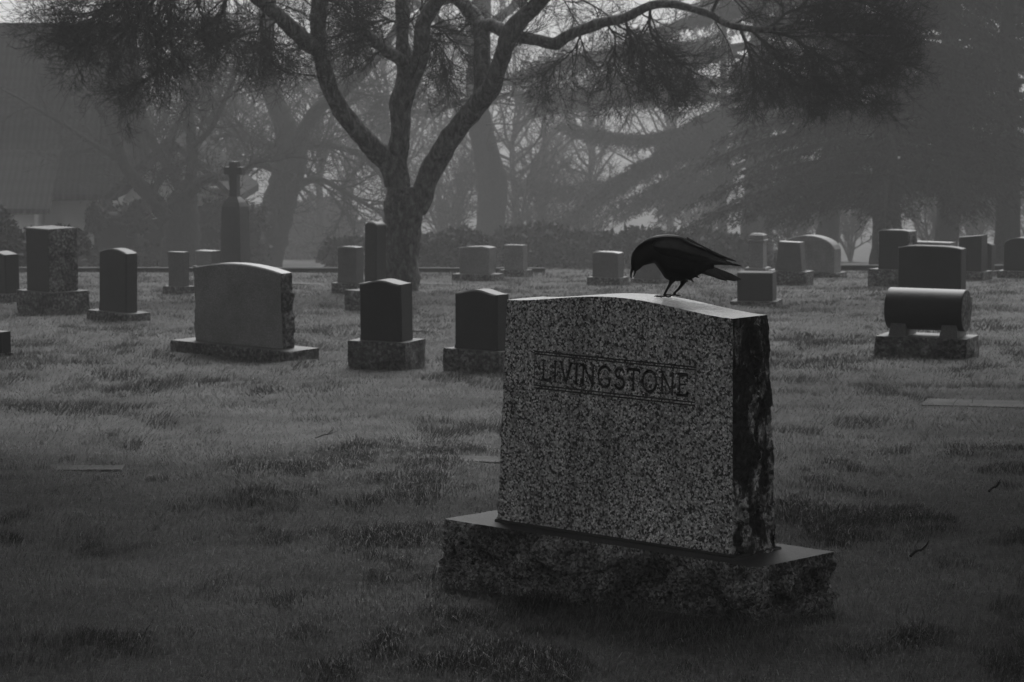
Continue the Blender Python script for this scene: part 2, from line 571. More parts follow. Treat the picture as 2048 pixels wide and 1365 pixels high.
def bell(t):
    return ((1 - np.cos(2 * PI * np.clip(t, 0, 1))) / 2) ** 0.85

def to_main(p):
    c, s = math.cos(YAW), math.sin(YAW)
    dx, dy, dz = p[0] - MX, p[1] - MY, p[2] - MZ
    return np.array([dx * c + dy * s, -dx * s + dy * c, dz])

def front_hit(px, py):
    """pixel -> (a,z) on the battered front face"""
    d = ray(px, py)
    lo = to_main(np.array([0, 0, CZ])); hi = to_main(np.array([0, 0, CZ]) + d)
    dd = hi - lo
    # plane: b = -DB/2 + (DB-DT)/2*z/DH
    k = (DB - DT) / 2 / DH
    t = (-DB / 2 + k * lo[2] - lo[1]) / (dd[1] - k * dd[2])
    q = lo + dd * t
    return q[0], q[2]

LET = {}
def arc(cx, cy, rx, ry, a0, a1, n=10):
    return [(cx + rx * math.cos(math.radians(a0 + (a1 - a0) * k / n)), cy + ry * math.sin(math.radians(a0 + (a1 - a0) * k / n))) for k in range(n + 1)]
LET['L'] = (0.50, [[(0.12, 1), (0.12, 0.02), (0.48, 0.02), (0.50, 0.14)], [(0.03, 1), (0.22, 1)], [(0.03, 0.0), (0.14, 0)]])
LET['I'] = (0.20, [[(0.10, 1), (0.10, 0)], [(0.02, 1), (0.18, 1)], [(0.02, 0), (0.18, 0)]])
LET['V'] = (0.66, [[(0.06, 1), (0.34, 0), (0.60, 1)], [(0.0, 1), (0.16, 1)], [(0.52, 1), (0.68, 1)]])
LET['N'] = (0.70, [[(0.10, 0), (0.10, 1), (0.60, 0.0), (0.60, 1)], [(0.02, 1), (0.12, 1)], [(0.03, 0), (0.18, 0)], [(0.52, 1), (0.68, 1)]])
LET['G'] = (0.72, [arc(0.38, 0.5, 0.33, 0.5, 48, 312, 16) + [(0.62, 0.42)], [(0.42, 0.42), (0.68, 0.42)]])
LET['S'] = (0.52, [arc(0.27, 0.75, 0.20, 0.25, 30, 250, 10) + arc(0.27, 0.26, 0.23, 0.26, 80, -150, 12)])
LET['T'] = (0.60, [[(0.30, 1), (0.30, 0)], [(0.02, 0.88), (0.04, 1), (0.58, 1), (0.60, 0.88)], [(0.22, 0), (0.38, 0)]])
LET['O'] = (0.76, [arc(0.38, 0.5, 0.34, 0.5, 0, 360, 22)])
LET['E'] = (0.54, [[(0.12, 1), (0.12, 0)], [(0.03, 1), (0.48, 1), (0.50, 0.88)], [(0.12, 0.52), (0.40, 0.52)], [(0.03, 0), (0.50, 0), (0.53, 0.13)]])

def main_stone():
    root = empty('gravestone', (MX, MY, MZ), YAW)
    tag(root, 'large speckled granite headstone carved LIVINGSTONE with a crow on top', 'gravestone', STONES)
    # panel corners on the face
    pl, z1 = front_hit(1064, 698); pr, z2 = front_hit(1397, 737)
    _, z3 = front_hit(1064, 782); _, z4 = front_hit(1397, 818)
    PT, PB = (z1 + z2) / 2, (z3 + z4) / 2
    k = (DB - DT) / 2 / DH
    fy = lambda z: -DB / 2 + k * z
    halfw = lambda z: WB / 2 + (WT - WB) / 2 * z / DH
    # --- tablet: front face (with the panel left open), sides, back, top
    na, nm, nc = 14, 40, 12
    def xs(z):
        h = halfw(min(z, DH))
        return np.concatenate([np.linspace(-h, pl, na, endpoint=False), np.linspace(pl, pr, nm, endpoint=False), np.linspace(pr, h, nc)])
    ncol = na + nm + nc
    rows = [0.0] + list(np.linspace(0, PB, 8)[1:]) + [PT] + list(np.linspace(PT, DH, 6)[1:])
    V, faces, midx = [], [], []
    for ri, z in enumerate(rows):
        X = xs(z)
        t = (X + halfw(z)) / (2 * halfw(z))
        top_t = max(0.0, (z - PT) / (DH - PT))
        Z = z + RISE * bell(t) * top_t
        V.append(np.stack([X, fy(Z), Z], -1))
    nf = len(rows)
    for r in range(nf - 1):
        for c in range(ncol - 1):
            if abs(rows[r] - PB) < 1e-9 and na <= c < na + nm: continue
            a = r * ncol + c
            faces.append((a, a + 1, a + ncol + 1, a + ncol)); midx.append(0)
    off = nf * ncol
    # top: from the front top row to the back, arris eased by a few mm
    Xt = xs(DH); tt = (Xt + halfw(DH)) / (2 * halfw(DH)); Zt = DH + RISE * bell(tt)
    nd = 14
    ys = np.linspace(0, 1, nd)
    T = []
    for q, u in enumerate(ys):
        yb = -fy(0) - k * Zt        # back face, same batter
        Y = fy(Zt) * (1 - u) + yb * u
        wobz = 0.0018 * fbm(Xt * 9, Y * 9, 0.2, 31, 3) * math.sin(PI * u)
        T.append(np.stack([Xt, Y, Zt + wobz + 0.0005 * math.sin(PI * u)], -1))
    V.append(np.concatenate(T))
    for r in range(nd - 1):
        for c in range(ncol - 1):
            a = off + r * ncol + c
            faces.append((a, a + 1, a + ncol + 1, a + ncol)); midx.append(1)
    off += nd * ncol
    # rough split sides
    for sgn in (1, -1):
        nz, ndp = 90, 34
        zz = np.linspace(0, DH, nz); uu = np.linspace(0, 1, ndp)
        U, Zg = np.meshgrid(uu, zz)
        Y = fy(Zg) * (1 - U) - fy(Zg) * U
        X = halfw(Zg) * np.ones_like(U)
        edge = ss(0, 0.12, U) * ss(0, 0.10, 1 - U) * ss(0, 0.03, Zg) * ss(0, 0.05, DH - Zg)
        edge2 = ss(0, 0.12, U) * (0.35 + 0.65 * ss(0, 0.06, 1 - U)) * ss(0, 0.04, DH - Zg)
        dpl = (0.020 * fbm(Y * 7, Zg * 6, sgn * 3.0, 41, 3) + 0.011 * facet(Y, Zg * 0.7, 0.06, 51) + 0.005 * facet(Y, Zg * .8, 0.022, 57) + 0.010 * np.abs(fbm(Y * 20, Zg * 11, sgn * 5.0, 44, 4)) - 0.004) * edge2 + 0.009 * edge
        # foot of the stone bulges a little
        dpl = dpl + 0.012 * ss(0.10, 0.0, Zg) * edge2 * 1.2
        yj = 0.012 * fbm(Zg * 13, Y * 4, 2.0, 47, 3) * ss(0.8, 1.0, U) * ss(0, 0.05, DH - Zg)
        V.append(np.stack([sgn * (X + dpl), Y + yj, Zg], -1).reshape(-1, 3))
        for r in range(nz - 1):
            for c in range(ndp - 1):
                a = off + r * ndp + c
                f = (a, a + 1, a + ndp + 1, a + ndp)
                faces.append(f if sgn > 0 else f[::-1]); midx.append(2)
        off += nz * ndp
    # back face
    bx = [(-halfw(0), -fy(0), 0), (halfw(0), -fy(0), 0)]
    bt = [(x, -fy(0) - k * z, z) for x, z in zip(Xt[::-1], Zt[::-1])]
    V.append(np.array(bx + bt))
    faces.append(tuple(range(off + len(bx) + len(bt) - 1, off - 1, -1))); midx.append(0)
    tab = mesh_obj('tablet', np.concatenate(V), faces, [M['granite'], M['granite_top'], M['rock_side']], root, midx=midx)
    # --- carved name panel: V-cut grooves cut into a fine grid
    gx = np.arange(pl, pr, 0.0013); gx = np.append(gx[:-1], pr)
    gzv = np.arange(PB, PT, 0.0013); gzv = np.append(gzv[:-1], PT)
    GX, GZ = np.meshgrid(gx, gzv)
    dep = np.zeros_like(GX)
    def groove(pts, hw, depth):
        pts = np.array(pts)
        for a, b in zip(pts[:-1], pts[1:]):
            x0, x1 = min(a[0], b[0]) - hw, max(a[0], b[0]) + hw
            y0, y1 = min(a[1], b[1]) - hw, max(a[1], b[1]) + hw
            i0, i1 = np.searchsorted(gx, x0), np.searchsorted(gx, x1)
            j0, j1 = np.searchsorted(gzv, y0), np.searchsorted(gzv, y1)
            if i1 <= i0 or j1 <= j0: continue
            px_, pz_ = GX[j0:j1, i0:i1], GZ[j0:j1, i0:i1]
            ab = b - a; L = ab @ ab + 1e-12
            t = np.clip(((px_ - a[0]) * ab[0] + (pz_ - a[1]) * ab[1]) / L, 0, 1)
            d = np.hypot(px_ - a[0] - t * ab[0], pz_ - a[1] - t * ab[1])
            dep[j0:j1, i0:i1] = np.maximum(dep[j0:j1, i0:i1], depth * np.clip(1 - d / hw, 0, 1) ** 0.8)
    def uv(p): return front_hit(p[0] / 3.413 + 980, p[1] / 3.413 + 580)
    a0, a1 = uv((305, 418)), uv((1402, 531)); zt = (a0[1] + a1[1]) / 2
    xl, xr = a0[0], a1[0]
    zt2 = (uv((305, 436))[1] + uv((1402, 550))[1]) / 2
    zb = (uv((305, 649))[1] + uv((1402, 775))[1]) / 2
    zb2 = (uv((305, 669))[1] + uv((1402, 795))[1]) / 2
    for z in (zt, zt2, zb, zb2): groove([(xl, z), (xr, z)], 0.0031, 0.0045)
    groove([(xl, zt2), (xl, zb)], 0.0028, 0.0025); groove([(xr, zt2), (xr, zb)], 0.0028, 0.0025)
    tl = uv((345, 615)); tr = uv((1348, 727)); th = uv((345, 480))[1] - tl[1]
    zbase = (tl[1] + tr[1]) / 2
    hgt = ((uv((345, 480))[1] - tl[1]) + (uv((1345, 585))[1] - tr[1])) / 2
    word = 'LIVINGSTONE'
    tot = sum(LET[c][0] for c in word) + 0.13 * (len(word) - 1)
    sx = (tr[0] - tl[0]) / tot
    x = tl[0]
    for c in word:
        w, strokes = LET[c]
        for st in strokes:
            heavy = len(st) > 2 or abs(st[0][0] - st[1][0]) < 0.02
            groove([(x + q[0] * sx, zbase + q[1] * hgt) for q in st], 0.0060 if heavy else 0.0040, 0.012 if heavy else 0.008)
        x += (w + 0.13) * sx
    # the name band is dressed a touch lower than the face
    GY = fy(GZ) + dep
    P = np.stack([GX, GY, GZ], -1)
    nz, nx = GX.shape
    i = np.arange(nz - 1)[:, None] * nx + np.arange(nx - 1)[None, :]
    fc = np.stack([i, i + 1, i + nx + 1, i + nx], -1).reshape(-1, 4)
    cut = (dep[:-1, :-1] > 0.0012).astype(int).ravel()
    ins = mesh_obj('inscription', P.reshape(-1, 3), fc, [M['granite'], M['granite_cut']], root, midx=cut)
    ins['label'] = 'carved name LIVINGSTONE between double rules'
    # --- base
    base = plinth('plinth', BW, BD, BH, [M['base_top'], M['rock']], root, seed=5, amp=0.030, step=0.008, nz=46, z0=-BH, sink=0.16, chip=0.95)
    # mortar bead between tablet and plinth
    mb = MB()
    h0, y0 = WB / 2 + 0.004, DB / 2 + 0.004
    loop = np.array([(-h0, -y0, 0.003), (h0, -y0, 0.003), (h0 + .012, -y0 + .03, 0.003), (h0 + .012, y0, 0.003), (-h0, y0, 0.003), (-h0, -y0, 0.003)])
    mb.tube(loop, np.full(len(loop), 0.007), 6)
    mb.build('mortar_joint', M['stone_dark'], root, smooth=True)
    return root
MAIN = main_stone()

# ------------------------------------------------------------------ all the other gravestones
FOOT = []
def gravestone(name, label, xl, xr, xs_, yt, yb, ybase, yaw_deg, prof='serp', mat='mid', basew=1.25, based=1.6, xbl=None, xbr=None,
               taper=0.0, rough=0.0, seed=0, plain=False, cat='gravestone', wob=0.0, dmin=0.12):
    """xl,xr: front face left and right; xs_: right end of the side face; yt: shoulder, yb: foot of the tablet at its near corner, ybase: foot of plinth"""
    th = math.radians(yaw_deg)
    g = ghit(xr, ybase)
    Y = g[1]
    s = F / Y
    W = (xr - xl) / (s * math.cos(th))
    D = max(dmin, (xs_ - xr) / (s * max(0.15, math.sin(th))))
    H = (yb - yt) / s
    bh = (ybase - yb) / s
    c, sn = math.cos(-th), math.sin(-th)
    # near (front right) corner of the tablet sits at pixel xr
    BDp = D * based; BWp = W * basew
    near = at(xr, yb, Y)
    # tablet centre from its front-right corner
    lx, ly = W / 2, -D / 2
    cx = near[0] - (lx * c - ly * sn); cy = near[1] - (lx * sn + ly * c)
    zt = near[2]
    root = empty(name, (cx, cy, zt), -th)
    rt = np.random.default_rng(seed + 200)
    root.rotation_euler = (rt.normal(0, .010), rt.normal(0, .010), -th)
    tag(root, label, cat, STONES)
    if Y < 34: FOOT.append((cx, cy, -th, BWp if not plain else W, BDp if not plain else D))
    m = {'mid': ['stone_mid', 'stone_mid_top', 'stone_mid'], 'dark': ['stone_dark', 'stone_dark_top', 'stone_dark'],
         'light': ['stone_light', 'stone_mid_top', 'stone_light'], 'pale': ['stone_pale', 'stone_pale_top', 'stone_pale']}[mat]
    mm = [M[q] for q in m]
    if rough: mm[2] = M['plinth']
    if plain:
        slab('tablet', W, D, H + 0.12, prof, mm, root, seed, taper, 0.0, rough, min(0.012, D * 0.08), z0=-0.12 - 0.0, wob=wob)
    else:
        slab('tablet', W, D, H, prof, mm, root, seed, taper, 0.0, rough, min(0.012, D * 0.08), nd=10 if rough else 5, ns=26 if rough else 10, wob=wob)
        if bh > 0.015:
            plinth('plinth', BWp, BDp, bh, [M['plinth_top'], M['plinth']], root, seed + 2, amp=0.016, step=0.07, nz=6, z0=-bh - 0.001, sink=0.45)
    return root

# name, label, xl, xr, xs, ytop, yfoot, ybase, yaw ...
gravestone('gravestone', 'broad grey headstone with a low curved wet top and rough-split right end', 370, 566, 588, 547, 699, 718, 44, 'low', 'light', 1.34, 2.6, rough=0.03, seed=1)
gravestone('gravestone', 'small dark hump-topped headstone in front of the forked tree trunk', 717, 803, 826, 569, 684, 738, 28, 'serp', 'dark', 1.36, 1.7, seed=2)
gravestone('gravestone', 'small dark hump-topped headstone almost touching the left edge of the carved granite one', 907, 994, 1019, 590, 703, 748, 38, 'serp', 'dark', 1.30, 1.7, seed=3)
gravestone('gravestone', 'tall dark square headstone on a wide rough block under the tiled house', 44, 100, 151, 458, 585, 630, 46, 'flat', 'dark', 1.5, 1.3, seed=4, rough=0.01)
gravestone('gravestone', 'narrow dark headstone with a curved pale top on a thin plinth', 190, 252, 273, 507, 626, 641, 41, 'arc', 'dark', 1.5, 1.9, seed=5)
gravestone('gravestone', 'dim dark headstone cut off by the photo edge beside the tall square one', -40, 12, 36, 510, 588, 604, 41, 'serp', 'dark', 1.3, 1.5, seed=6)
gravestone('gravestone', 'dark block low at the photo edge, nearest to the camera on that side', -60, 2, 9, 665, 708, 716, 40, 'flat', 'dark', 1.1, 1.3, seed=7)
gravestone('gravestone', 'faint grey headstone with slanting sides between the narrow dark one and the cross', 334, 366, 378, 505, 574, 590, 38, 'flat', 'mid', 1.45, 1.7, seed=8, taper=-0.05)
gravestone('gravestone', 'low wide dim block just beside the foot of the stone cross', 388, 424, 441, 503, 533, 540, 35, 'flat', 'mid', 1.1, 1.3, seed=9)
gravestone('gravestone', 'grey square headstone with a bright top edge beside the tall tablet at the tree', 673, 712, 727, 496, 568, 590, 33, 'soft', 'mid', 1.4, 1.6, seed=10)
gravestone('gravestone', 'tall dark round-topped tablet half hidden behind the forked tree trunk', 727, 752, 772, 452, 583, 622, 40, 'oval', 'dark', 3.2, 2.2, seed=11)
gravestone('gravestone', 'pale weathered headstone with rough wavy edges beyond the forked tree', 918, 978, 993, 497, 550, 563, 30, 'soft', 'pale', 1.3, 1.7, seed=12, wob=0.03)
gravestone('gravestone', 'small pale square headstone against the dark hedge', 1008, 1046, 1056, 491, 541, 554, 28, 'flat', 'pale', 1.3, 1.7, seed=13)
gravestone('gravestone', 'faint grey headstone in front of the hedge below the crow beak', 1185, 1236, 1249, 507, 556, 570, 30, 'soft', 'mid', 1.25, 1.6, seed=14)
gravestone('gravestone', 'low wide dim headstone framed under the crow neck', 1268, 1322, 1337, 516, 560, 567, 30, 'flat', 'mid', 1.1, 1.3, seed=15)
gravestone('gravestone', 'small plain dark block below the crow tail tip on a flat slab', 1475, 1545, 1557, 546, 603, 610, 16, 'flat', 'dark', 1.28, 1.6, seed=18)
gravestone('gravestone', 'dark headstone with sloping sides on a wide base beside the stepped pillar', 1551, 1604, 1616, 485, 543, 571, 26, 'flat', 'mid', 1.4, 1.7, seed=16, taper=0.22)
gravestone('gravestone', 'large pale misty headstone with a wide rounded top', 1562, 1668, 1686, 500, 547, 556, 28, 'oval', 'pale', 1.15, 1.4, seed=17)
gravestone('gravestone', 'tall dim headstone with a peaked top behind the cylinder monument', 1760, 1816, 1838, 464, 541, 574, 34, 'soft', 'dark', 1.45, 1.5, seed=19, rough=0.01)
gravestone('gravestone', 'broad dark headstone with a gently curved top directly behind the stone cylinder', 1803, 1921, 1936, 499, 596, 622, 30, 'soft', 'dark', 1.15, 1.6, seed=20)
gravestone('gravestone', 'dim slant-topped headstone standing beyond the broad one at the cylinder', 1920, 1962, 1979, 471, 544, 562, 32, 'slant', 'dark', 1.3, 1.5, seed=21)
gravestone('gravestone', 'narrow dim headstone peeping out past the slant-topped one', 1960, 1982, 1992, 492, 543, 552, 32, 'oval', 'dark', 1.3, 1.5, seed=22)
gravestone('gravestone', 'dim round-shouldered headstone cut off by the far photo edge', 2012, 2070, 2085, 492, 544, 558, 32, 'oval', 'dark', 1.3, 1.5, seed=23)
gravestone('gravestone', 'low wide headstone showing only its top behind the broad one at the cylinder', 1832, 1900, 1915, 486, 530, 548, 30, 'flat', 'mid', 1.1, 1.4, seed=24)

def pillar():
    g = ghit(1530, 552)
    Y = g[1]; s = F / Y
    p = at(1517, 548, Y)
    root = empty('pillar_monument', (p[0], Y + 0.15, p[2]), -0.35)
    tag(root, 'pale square pillar monument with a stepped cap, just right of the crow tail', 'monument', STONES)
    w = 30 / s
    def blk(name, wd, z0, z1, top=1.0):
        mb = MB()
        a, b = wd / 2, wd / 2 * top
        G = []
        for (r, z) in ((a - .01, z0), (a, z0 + .012), (b, z1 - .012), (b - .012, z1)):
            G.append([(-r, -r, z), (r, -r, z), (r, r, z), (-r, r, z)])
        G = np.array(G).transpose(1, 0, 2)
        mb.grid(G, True)
        mb.quads(np.array([[G[0, -1], G[1, -1], G[2, -1], G[3, -1]]]))
        return mb.build(name, M['stone_pale'], root)
    k = 1 / s
    blk('plinth', 1.45 * w, -0.35, 12 * k)
    blk('shaft', w, 12 * k - .001, 63 * k, 0.93)
    blk('cornice', 1.12 * w, 63 * k, 68 * k)
    blk('neck', 0.9 * w, 68 * k, 75 * k)
    blk('cap', 1.0 * w, 75 * k, 80 * k, 0.8)
pillar()

def cylinder_stone():
    g = ghit(1947, 716); Y = g[1]; s = F / Y; k = 1 / s
    th = math.radians(23)
    p = at(1855, 671, Y + 0.12)
    root = empty('cylinder_monument', (p[0], Y + 0.12, p[2]), -th)
    tag(root, 'polished dark stone cylinder lying on two saddles over a rough plinth', 'monument', STONES)
    L = 146 * k / math.cos(th); R = 42 * k
    zc = 53 * k
    mb = MB()
    n = 48
    prof = [(-L / 2 - .001, R * 0.97), (-L / 2, R * 0.985), (-L / 2 + 0.004, R)] + [(x, R) for x in np.linspace(-L / 2 + .02, L / 2 - .02, 6)] + [(L / 2 - 0.004, R), (L / 2, R * 0.985), (L / 2 + 0.001, R * 0.97)]
    a = np.linspace(0, 2 * PI, n, endpoint=False)
    G = np.array([[(x, r * math.cos(t), zc + r * math.sin(t)) for x, r in prof] for t in a])
    mb.grid(G, True)
    m = stone_mat('polished_dark_stone', 0.025, 0.3, 150, 0.55, 0.05, 0.25)
    o = mb.build('drum', m, root, smooth=True)
    for sg in (-1, 1):
        eb = MB(); rr = np.linspace(0, R * 0.975, 12)
        T, RR = np.meshgrid(np.linspace(0, 2 * PI, 40, endpoint=False), rr, indexing='ij')
        yy, zz = RR * np.cos(T), zc + RR * np.sin(T)
        dd = 0.012 * fbm(yy * 9, zz * 9, sg * 2.0, 13, 4) * (1 - (RR / (R * .975)) ** 4)
        eb.grid(np.stack([sg * (L / 2 + .002 + 0.012 * (1 - (RR / R) ** 2)) + dd, yy, zz], -1), True)
        eb.build('end_face', M['plinth'], root)
    for sx in (-1, 1):
        mb = MB()
        w, d, h = 30 * k, R * 1.5, 22 * k
        xs_ = sx * L * 0.33
        na = 14
        ytop = np.linspace(-d / 2, d / 2, na)
        ztop = zc - np.sqrt(np.maximum(R * R - ytop ** 2, 0)) + 0.003
        ztop = np.minimum(ztop, h * 1.15)
        yb = np.linspace(-d / 2 * 1.2, d / 2 * 1.2, na)
        for X0, X1 in ((xs_ - w / 2, xs_ + w / 2),):
            f0 = np.stack([np.full(na, X0), ytop, ztop], -1); f1 = np.stack([np.full(na, X1), ytop, ztop], -1)
            b0 = np.stack([np.full(na, X0 - .015), yb, np.zeros(na)], -1); b1 = np.stack([np.full(na, X1 + .015), yb, np.zeros(na)], -1)
            mb.grid(np.stack([b0, f0, f1, b1], 0).transpose(1, 0, 2))
            mb.quads([[b0[0], b1[0], f1[0], f0[0]], [b0[-1], f0[-1], f1[-1], b1[-1]]])
        mb.build('saddle', M['stone_mid'], root)
    plinth('plinth', 178 * k / math.cos(th) * 0.97, 0.42, 44 * k, [M['plinth_top'], M['plinth']], root, 71, 0.018, 0.05, 8, z0=-44 * k - .001, sink=0.4)
cylinder_stone()

def cross_monument():
    Y = ghit(470, 540)[1]; s = F / Y; k = 1 / s
    p = at(471, 531, Y)
    root = empty('cross_monument', (p[0], Y, p[2]), -0.45)
    tag(root, 'tall stone monument with curved shoulders topped by a cross', 'monument', STONES)
    w = 58 * k / 1.25
    mb = MB(); prof = []
    hb = 138 * k
    zs = [0, 2 * k, 100 * k, 118 * k, 127 * k, 133 * k, 138 * k]
    hw = [w / 2 * 0.98, w / 2, w / 2 * 0.94, w / 2 * 0.90, w / 2 * 0.74, w / 2 * 0.55, w / 2 * 0.36]
    G = []
    for z, r in zip(zs, hw): G.append([(-r, -r * .8, z), (0, -r * .84, z), (r, -r * .8, z), (r * 1.02, 0, z), (r, r * .8, z), (0, r * .84, z), (-r, r * .8, z), (-r * 1.02, 0, z)])
    G = np.array(G).transpose(1, 0, 2)
    mb.grid(G, True)
    mb.v.append(G[:, -1, :]); 
    for q in range(1, 7): mb.t.append(np.array([[0, q, q + 1]]) + mb.n)
    mb.n += 8
    mb.build('body', M['stone_dark'], root)
    mb = MB()
    cw = 8.5 * k
    def bar(x0, x1, z0, z1, d):
        mb.box((x0, -d, z0), (x1, d, z1))
    bar(-cw, cw, 136 * k, 208 * k, cw * .8)
    bar(-21 * k, -cw, 182 * k, 197 * k, cw * .8)
    bar(cw, 21 * k, 182 * k, 197 * k, cw * .8)
    mb.build('cross', M['stone_dark'], root)
    plinth('plinth', w * 1.5, w * 1.35, 8 * k, [M['plinth_top'], M['plinth']], root, 81, 0.01, 0.06, 4, z0=-8 * k, sink=0.4)
cross_monument()

# flat markers set in the turf
MARK = 'flat grave markers set in the turf'
def marker(label, px, py, W, D, yaw, z=-0.026, seed=0):
    g = ghit(px, py)
    zz = float(np.mean([gz(g[0] + a * W / 2, g[1] + b * D / 2) for a in (-1, 0, 1) for b in (-1, 0, 1)]))
    root_loc = (g[0], g[1], zz + z)
    V = [(-W/2, -D/2, 0.0), (W/2, -D/2, 0.0), (W/2, D/2, 0.0), (-W/2, D/2, 0.0)]
    o = plinth('flat_marker', W, D, 0.03, [M['marker'], M['plinth']], None, seed, 0.006, 0.05, 3, 0, 0.15)
    o.location = root_loc; o.rotation_euler = (-0.0505, 0.0, math.radians(-yaw))
    tag(o, label, 'grave marker', MARK)
MARKS = []
for a in (('pale flat marker sunk in the grass, wide slab below the cylinder monument', 1975, 803, 0.85, 0.62, 12),
          ('flat marker lying in the turf just left of the carved granite stone', 930, 921, 0.55, 0.30, 14),
          ('thin pale marker strip sunk in the grass in the open lawn', 150, 931, 0.50, 0.26, -3),
          ('small flat marker half grown over beyond the broad grey headstone', 622, 568, 0.70, 0.5, 20),
          ('flat slab lying on the turf behind the forked tree', 860, 568, 0.9, 0.6, 20),
          ('small worn marker tilting in the grass between the small dark headstones', 862, 662, 0.40, 0.28, 30)):
    marker(*a, seed=len(MARKS) + 90); MARKS.append(a)

# ------------------------------------------------------------------ kerbs along the back lane
def kerb(label, pts, h, w=0.18, name='kerb_wall'):
    G = []
    for (px, py, Y) in pts:
        p = at(px, py, Y); zg = gplane(Y) - 0.3
        top = p[2]
        G.append([(p[0], Y, zg), (p[0], Y, top - .01), (p[0], Y + .01, top), (p[0], Y + w - .01, top), (p[0], Y + w, top - .01), (p[0], Y + w, zg)])
    mb = MB(); mb.grid(np.array(G).astype(float)[::-1])
    e = np.array(G).astype(float)
    for q in (e[0], e[-1]): mb.quads([[q[0], q[1], q[4], q[5]], [q[1], q[2], q[3], q[4]]])
    o = mb.build(name, M['concrete'])
    tag(o, label, 'kerb')
kerb('low concrete kerb wall running behind the gravestones to the hedge', [(x, 536 + 0.001 * (x - 200), 49.5) for x in np.linspace(-60, 1090, 24)], 0.1)
kerb('thin pale kerb line beyond the headstones under the conifers', [(x, 531, 50.5) for x in np.linspace(1640, 2200, 10)], 0.1)

# ------------------------------------------------------------------ trees
def crom(P, n=6):
    P = np.asarray(P, float)
    Q = np.vstack([2 * P[0] - P[1], P, 2 * P[-1] - P[-2]])
    out = []
    for i in range(1, len(Q) - 2):
        t = np.linspace(0, 1, n, endpoint=False)[:, None]
        p0, p1, p2, p3 = Q[i - 1], Q[i], Q[i + 1], Q[i + 2]
        out.append(0.5 * ((2 * p1) + (-p0 + p2) * t + (2 * p0 - 5 * p1 + 4 * p2 - p3) * t ** 2 + (-p0 + 3 * p1 - 3 * p2 + p3) * t ** 3))
    out.append(P[-1:])
    return np.vstack(out)

def limb3(pts, Y, n=7):
    """traced limb: (px, py, width_px, depth offset) -> smooth 3d points + radii"""
    A = []
    for q in pts:
        y = Y + (q[3] if len(q) > 3 else 0.0)
        p = at(q[0], q[1], y)
        A.append([p[0], p[1], p[2], q[2] * 0.5 * y / F])
    A = crom(np.array(A), n)
    return A[:, :3], np.maximum(A[:, 3], 0.003)

def rot_about(v, axis, a):
    axis = axis / (np.linalg.norm(axis) + 1e-9)
    return v * math.cos(a) + np.cross(axis, v) * math.sin(a) + axis * (axis @ v) * (1 - math.cos(a))

def grow(mb, p, d, L, r, lev, P, R):
    """one branch with children; P: dict of per-level settings"""
    n = P['seg'][lev]
    pts, rad = [p], [r]
    d = d / (np.linalg.norm(d) + 1e-9)
    step = L / n
    for k in range(n):
        f = (k + 1) / n
        d = d + R.normal(0, P['wig'][lev], 3) + np.array([0, 0, P['grav'][lev] * (1 - f) + P['tip'][lev] * f])
        d /= np.linalg.norm(d)
        p = p + d * step
        pts.append(p); rad.append(r * (1 - f * 0.75))
    pts = np.array(pts); rad = np.maximum(np.array(rad), P['rmin'])
    mb.tube(pts, rad, 3 if rad[0] < 0.02 else 5, cap=False)
    if lev + 1 < len(P['seg']):
        spawn(mb, pts, rad, lev + 1, P, R, P['num'][lev + 1], P['len'][lev + 1] * (0.6 + 0.4 * min(1.0, L / P['len'][lev])), 0.15)
    return pts

def spawn(mb, pts, rad, lev, P, R, num, L, t0=0.1):
    seg = np.linalg.norm(np.diff(pts, axis=0), axis=1); cum = np.concatenate([[0], np.cumsum(seg)])
    for k in range(num):
        t = t0 + (1 - t0) * (k + R.random()) / num
        s = t * cum[-1]
        i = min(len(seg) - 1, max(0, np.searchsorted(cum, s) - 1))
        f = (s - cum[i]) / (seg[i] + 1e-9)
        p = pts[i] + (pts[i + 1] - pts[i]) * f
        tan = (pts[i + 1] - pts[i]) / (seg[i] + 1e-9)
        side = R.normal(0, 1, 3); side -= tan * (side @ tan)
        d = rot_about(tan, side, math.radians(P['ang'][lev] + R.normal(0, 10)))
        rr = min(P['rad'][lev], rad[i] * 0.7)
        grow(mb, p, d, L * (0.55 + 0.6 * R.random()) * (1 - 0.35 * t), rr, lev, P, R)

def rough_tube(mb, pts, rad, sides, seed, amp=0.14):
    ring = []
    n0 = mb.n
    mb.tube(pts, rad, sides)
    V = mb.v[-1].reshape(len(pts), sides, 3)
    c = pts[:, None, :]
    d = V - c
    ln = np.linalg.norm(d, axis=2)
    f = 1 + amp * fbm(V[..., 0] * 7 + seed, V[..., 1] * 7, V[..., 2] * 4, seed, 4) * 1.6
    mb.v[-1] = (c + d * f[..., None]).reshape(-1, 3)

